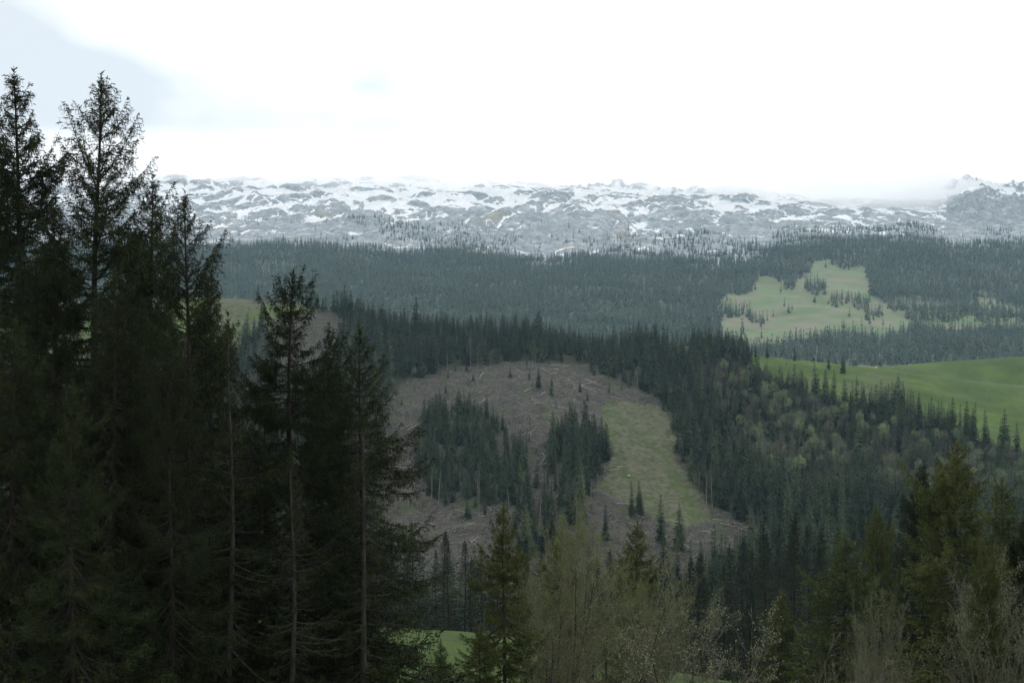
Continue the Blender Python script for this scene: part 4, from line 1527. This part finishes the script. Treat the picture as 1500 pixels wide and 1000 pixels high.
# ------------------------------------------------------------------ felled timber
LG = []
for i in range(5):
    r = np.random.default_rng(300 + i)
    a = Acc()
    n = 7
    sx = np.linspace(0, 1, n)
    a.tube(np.stack([sx * 10, .15 * np.sin(sx * 4 + i), .1 * np.cos(sx * 3 + i)], 1), .17 * (1 - .55 * sx), 6)
    # butt faces
    for e, rr_ in ((0, .17), (10, .0765)):
        an = np.arange(6) * math.pi / 3
        c = np.array([e, .15 * np.sin(e / 10 * 4 + i), .1 * np.cos(e / 10 * 3 + i)])
        ring = c + np.stack([np.zeros(6), rr_ * np.cos(an), rr_ * np.sin(an)], 1)
        a.add(np.vstack([ring, c]), [[k, (k + 1) % 6, 6, 6] for k in range(6)][:0] or [[0, 1, 2, 3], [3, 4, 5, 0]])
    for _ in range(5 if i % 2 else 0):
        f = r.uniform(.3, .95)
        az = r.uniform(0, 6.28)
        b = np.array([f * 10, 0, 0])
        a.tube([b, b + [.5, .9 * math.cos(az), .9 * math.sin(az)]], [.05, .02], 3)
    LG.append([a.mesh('log', [M['log']], True), a.mesh('pale_log', [M['log_pale']], True)])


def tangent(x, y):
    e = 1.5
    return np.array([1, 0, (ground(x + e, y) - ground(x - e, y)) / (2 * e)]), np.array([0, 1, (ground(x, y + e) - ground(x, y - e)) / (2 * e)])


def lay_log(u, v, ang, length, thick, pale, label, group, i, lift=.35, tilt=0):
    d, x, z = solve_ground(u, v)
    tx, ty = tangent(x, d)
    dirv = tx * math.cos(ang) + ty * math.sin(ang)
    dirv = dirv / np.linalg.norm(dirv)
    dirv[2] += tilt
    V = Vector(dirv).normalized()
    o = add_obj('felled_log', LG[i % 5][1 if pale else 0], label=label, cat='log', group=group)
    o.rotation_euler = V.to_track_quat('X', 'Z').to_euler()
    o.scale = (length / 10, thick, thick)
    o.location = Vector((x, d, z + lift)) - V * length / 2
    return o


named_logs = [(858, 563, .1, 16, 1.5, 1, 'long pale log in the heap at the upper right of the felled slope'), (862, 570, -.5, 14, 1.4, 1, 'pale log crossing another in the heap at the upper right of the felled slope'),
              (868, 560, .3, 12, 1.2, 1, 'shorter pale log in the heap at the upper right of the felled slope'), (903, 583, -.1, 14, 1.2, 1, 'log lying across just above the grassy clearing'),
              (796, 576, 1.1, 9, 1.3, 1, 'bright peeled log near the lone small spruce'), (706, 549, 1.25, 9, 1.3, 1, 'bright stump-like log leaning at the top of the felled slope'),
              (607, 625, 1.0, 14, 1.3, 1, 'straight pale log on the bare ground left of the green stand'), (590, 627, .4, 13, 1.2, 1, 'pale log below the row of bare trunks'),
              (606, 594, .15, 13, 1.2, 0, 'reddish log right of the row of bare trunks'), (768, 706, 1.2, 12, 1.1, 1, 'white log leaning at the right foot of the green stand'),
              (908, 685, 1.0, 6, 1.3, 1, 'white log end beside the grassy clearing'), (900, 688, .3, 8, 1.2, 1, 'pale log in the small pile left of the grassy clearing'),
              (893, 690, .0, 9, 1.1, 0, 'grey log in the small pile left of the grassy clearing'), (1068, 770, .1, 9, 1.2, 1, 'pale log in the lower brown patch right of the clearing'),
              (845, 537, .05, 22, 1.2, 0, 'very long log along the top edge of the felled slope'), (820, 537, .0, 14, 1.2, 1, 'pale log along the top edge beside short stumps'),
              (765, 546, -.9, 16, 1.1, 1, 'thin pale log slanting down from the top edge, first from the left'), (803, 545, -.8, 15, 1.1, 1, 'thin pale log slanting down from the top edge, above the lone spruce')]
for i, (u, v, a, l, t_, p, lb) in enumerate(named_logs):
    lay_log(u, v, a, l, t_, p, lb, None, i, .5)
slash_zones = [
    ([(640, 560), (700, 540), (800, 536), (870, 545), (920, 580), (960, 592), (880, 594), (800, 640), (770, 620), (700, 588)], 120, 'felled log lying on the upper part of the bare felled slope', 'logs on the upper felled slope'),
    ([(770, 600), (830, 600), (810, 660), (790, 690), (775, 660)], 22, 'felled log in the gully between the two stands', 'logs in the gully'),
    ([(575, 580), (612, 575), (608, 690), (580, 700)], 14, 'felled log on the bare strip left of the green stand', 'logs on the left bare strip'),
    ([(620, 745), (720, 745), (720, 800), (640, 800)], 34, 'felled log on the lower left bare patch', 'logs on the lower left bare patch'),
    ([(1010, 770), (1060, 758), (1110, 780), (1090, 810), (1010, 830), (980, 800)], 34, 'felled log on the lower brown patch below the clearing', 'logs on the lower brown patch'),
    ([(870, 700), (920, 735), (960, 770), (930, 790), (880, 760)], 12, 'felled log on the rough ground under the clearing', 'logs under the clearing')]
ii = 0
for poly, n, lb, g in slash_zones:
    for (u, v) in pts_in(poly, n, 2.5, rb):
        pale = rb.random() < .32
        sz_w = rb.choice(['thin', 'short', 'stout'])
        lay_log(u, v, rb.choice([rb.normal(.1, .6), rb.uniform(0, 3.14), rb.uniform(0, 3.14)]), {'thin': rb.uniform(4, 8.5), 'short': rb.uniform(2.2, 4), 'stout': rb.uniform(4, 7)}[sz_w], {'thin': .7, 'short': .95, 'stout': 1.3}[sz_w], pale, sz_w + (' pale' if pale else ' grey-brown') + ' felled log ' + where_is(u, v), g, ii, rb.uniform(.2, .7), rb.normal(0, .07))
        ii += 1

# brushwood: thousands of branches left on the ground
sx_, sy_ = scatter(480, 960, 380, 1140, .95, 19)
sz_ = height(sx_, sy_)
su, sv = proj(sx_, sy_, sz_)
ins = ((inpoly(su, sv, BOWL) & ~inpoly(su, sv, CLEAR) & ~inpoly(su, sv, STAND_A)) | inpoly(su, sv, SLASH_L))
clump = fbm(sx_ / 7, sy_ / 7, 98, 3)
ins &= r_.random(len(su)) < np.clip(.16 + .5 * clump, .02, .8)
sx_, sy_, sz_ = sx_[ins], sy_[ins], sz_[ins]
n = len(sx_)
a = Acc()
ang = r_.normal(.1, .8, n)
ln = r_.uniform(1.0, 4.2, n)
D = np.stack([np.cos(ang), np.sin(ang), r_.normal(0.08, .30, n)], 1)
e = 1.0
D[:, 2] += (height(sx_ + e * D[:, 0], sy_ + e * D[:, 1]) - sz_)
D /= np.linalg.norm(D, axis=1)[:, None]
P0 = np.stack([sx_, sy_, sz_ + r_.uniform(.05, .7, n)], 1) - D * ln[:, None] / 2
S = np.cross(D, [0, 0, 1.0])
S /= np.linalg.norm(S, axis=1)[:, None]
Uu = np.cross(S, D)
rad = r_.uniform(.05, .16, n)[:, None]
P1_ = P0 + D * ln[:, None]
V = np.stack([P0 + S * rad, P0 - S * rad, P0 + Uu * rad, P1_ + S * rad * .4, P1_ - S * rad * .4, P1_ + Uu * rad * .4], 1).reshape(-1, 3)
b = np.arange(n)[:, None] * 6
Fq = np.concatenate([b + [0, 1, 4, 3], b + [1, 2, 5, 4], b + [2, 0, 3, 5]])
me = mesh_from('brushwood', V, Fq, [M['stick']])
add_obj('brushwood', me, label='grey-brown brushwood strewn over the felled slope', kind='stuff')

# brushwood heap on the hilltop meadow
a = Acc()
for i in range(260):
    u = r_.uniform(372, 425)
    d = r_.uniform(972, 992)
    x = (u - CU) / F * d
    hcap = 3.4 * (1 - ((u - 396) / 29) ** 2) * (1 - ((d - 982) / 11) ** 2)
    z = ground(x, d) + r_.uniform(0, max(hcap, .2))
    an = r_.normal(0, .5)
    l = r_.uniform(2, 5)
    dv = np.array([math.cos(an), math.sin(an), r_.normal(0, .12)]) * l / 2
    c = np.array([x, d, z])
    a.tube([c - dv, c + dv], [.16, .08], 4)
add_obj('brushwood_heap', a.mesh('brushwood_heap', [M['stick']]), label='long low heap of brushwood on the hilltop meadow', kind='stuff')

# pale rocks on the far meadow, a stone by the clearing
def rock_mesh(seed, s):
    r = np.random.default_rng(seed)
    n1, n2 = 7, 5
    V = []
    for i in range(n2 + 1):
        th = math.pi * i / n2
        for j in range(n1):
            ph = 2 * math.pi * j / n1
            q = r.uniform(.75, 1.15)
            V.append([s * q * math.sin(th) * math.cos(ph), s * .8 * q * math.sin(th) * math.sin(ph), s * .6 * q * math.cos(th)])
    Fq = [[i * n1 + j, i * n1 + (j + 1) % n1, (i + 1) * n1 + (j + 1) % n1, (i + 1) * n1 + j] for i in range(n2) for j in range(n1)]
    return mesh_from('rock', V, Fq, [M['log_pale']])


d, x, z = solve_ground(921, 697)
add_obj('boulder', rock_mesh(5, 1.1), loc=(x, d, z + .2), label='single pale boulder on the grassy clearing', cat='boulder')
for i, (u, d, s, lb) in enumerate([(1283, 1330, 2.6, 'larger white rock outcrop on the far green hillock'), (1277, 1335, 1.6, 'smaller white rock left of the larger outcrop on the far hillock')]):
    x = (u - CU) / F * d
    add_obj('boulder', rock_mesh(8 + i, s), loc=(x, d, ground(x, d) + .4), label=lb, cat='boulder')

# ------------------------------------------------------------------ haze
def box_mesh(name, x0, x1, y0, y1, z0, z1, mat):
    V = [(x, y, z) for z in (z0, z1) for y in (y0, y1) for x in (x0, x1)]
    Fq = [(0, 2, 3, 1), (4, 5, 7, 6), (0, 1, 5, 4), (2, 6, 7, 3), (0, 4, 6, 2), (1, 3, 7, 5)]
    return mesh_from(name, V, Fq, [mat])


def vol_material(name, dens, colr, aniso):
    m = bpy.data.materials.new(name)
    m.use_nodes = True
    t = m.node_tree
    t.nodes.clear()
    o = t.nodes.new('ShaderNodeOutputMaterial')
    v = t.nodes.new('ShaderNodeVolumePrincipled')
    v.inputs['Density'].default_value = dens
    v.inputs['Color'].default_value = (*colr, 1)
    v.inputs['Anisotropy'].default_value = aniso
    t.links.new(v.outputs[0], o.inputs['Volume'])
    return m, t, v


hm, _, _ = vol_material('haze_air', 0.47e-4, (0.54, 0.81, 1.0), 0.2)
add_obj('haze', box_mesh('haze', -7000, 7000, -300, 7100, -190, 850, hm), label='pale bluish haze filling the valley air', kind='stuff')

# ------------------------------------------------------------------ cloud bank resting on the plateau rim
cm, t, v = vol_material('cloud_vapour', 0.01, (1, 1, 1), 0.5)
cu_ = np.array([-300, 0, 200, 320, 450, 560, 640, 720, 800, 860, 920, 990, 1060, 1120, 1180, 1240, 1290, 1340, 1380, 1420, 1500, 1800], float)
cb_ = np.array([262, 262, 262, 261, 262, 264, 268, 272, 270, 262, 258, 264, 272, 284, 300, 316, 320, 304, 270, 240, 234, 240], float)
cx_ = (cu_ - CU) / F * 4150
czb = (HV - cb_ - 10) / F * 4150
X0, X1 = cx_[0], cx_[-1]
Z0, Z1 = 560.0, 860.0
g = t.nodes.new('ShaderNodeNewGeometry')
sp = t.nodes.new('ShaderNodeSeparateXYZ')
t.links.new(g.outputs['Position'], sp.inputs[0])
xm = t.nodes.new('ShaderNodeMapRange')
xm.inputs['From Min'].default_value = X0
xm.inputs['From Max'].default_value = X1
t.links.new(sp.outputs['X'], xm.inputs['Value'])
fc = t.nodes.new('ShaderNodeFloatCurve')
cv = fc.mapping.curves[0]
pts = [((x - X0) / (X1 - X0), (z - Z0) / (Z1 - Z0)) for x, z in zip(cx_, czb)]
while len(cv.points) < len(pts):
    cv.points.new(.5, .5)
for p_, q_ in zip(cv.points, pts):
    p_.location = q_
fc.mapping.update()
t.links.new(xm.outputs[0], fc.inputs['Value'])
zb = t.nodes.new('ShaderNodeMapRange')
zb.inputs['To Min'].default_value = Z0
zb.inputs['To Max'].default_value = Z1
t.links.new(fc.outputs[0], zb.inputs['Value'])
nz = t.nodes.new('ShaderNodeTexNoise')
nz.inputs['Scale'].default_value = 0.0055
nz.inputs['Detail'].default_value = 4
t.links.new(g.outputs['Position'], nz.inputs['Vector'])
sub = t.nodes.new('ShaderNodeMath')
sub.operation = 'SUBTRACT'
t.links.new(sp.outputs['Z'], sub.inputs[0])
t.links.new(zb.outputs[0], sub.inputs[1])
ad = t.nodes.new('ShaderNodeMath')
ad.operation = 'MULTIPLY_ADD'
t.links.new(nz.outputs['Fac'], ad.inputs[0])
ad.inputs[1].default_value = 190
t.links.new(sub.outputs[0], ad.inputs[2])
dm = t.nodes.new('ShaderNodeMapRange')
dm.inputs['From Min'].default_value = 55
dm.inputs['From Max'].default_value = 150
dm.inputs['To Max'].default_value = 0.0072
t.links.new(ad.outputs[0], dm.inputs['Value'])
tp = t.nodes.new('ShaderNodeMapRange')
tp.interpolation_type = 'SMOOTHSTEP'
tp.inputs['From Min'].default_value = 835
tp.inputs['From Max'].default_value = 745
t.links.new(sp.outputs['Z'], tp.inputs['Value'])
dmm = t.nodes.new('ShaderNodeMath')
dmm.operation = 'MULTIPLY'
t.links.new(dm.outputs[0], dmm.inputs[0])
t.links.new(tp.outputs[0], dmm.inputs[1])
t.links.new(dmm.outputs[0], v.inputs['Density'])
nx = 60
xs = np.linspace(X0 - 300, X1 + 300, nx)
zlow = np.interp(xs, cx_, czb) - 45
ys = np.array([3780, 3900, 4600, 4900])
V = []
for k in range(nx):
    for (yy, zz) in ((3800, zlow[k] + 30), (3900, zlow[k]), (4420, zlow[k]), (4480, zlow[k] + 40), (4480, 836), (4400, 840), (4000, 840), (3800, 820)):
        V.append((xs[k], yy, zz))
Fq = [[k * 8 + j, k * 8 + (j + 1) % 8, (k + 1) * 8 + (j + 1) % 8, (k + 1) * 8 + j] for k in range(nx - 1) for j in range(8)]
for k in (0, nx - 1):
    bse = k * 8
    q4 = [[bse, bse + 1, bse + 2, bse + 3], [bse, bse + 3, bse + 4, bse + 7], [bse + 7, bse + 4, bse + 5, bse + 6]]
    Fq += q4 if k else [list(reversed(f)) for f in q4]
add_obj('cloud', mesh_from('cloud', V, Fq, [cm]), label='low white cloud hanging on the rim of the snowy plateau', kind='stuff')

# ------------------------------------------------------------------ tell apart the things whose words came out alike
same = {}
for o in sc.objects:
    if o.parent is None and o.get('category'):
        same.setdefault(o['label'], []).append(o)
for lb, os_ in same.items():
    if len(os_) < 2:
        continue
    os_.sort(key=lambda o: o.location.x / max(o.location.y, 1))
    n = len(os_)
    for i, o in enumerate(os_):
        if n == 2:
            w_ = ('left of two: ', 'right of two: ')[i]
        elif i == 0:
            w_ = 'leftmost: '
        elif i == n - 1:
            w_ = 'rightmost: '
        else:
            w_ = ordinal(i) + ' from left: '
        o['label'] = w_ + lb
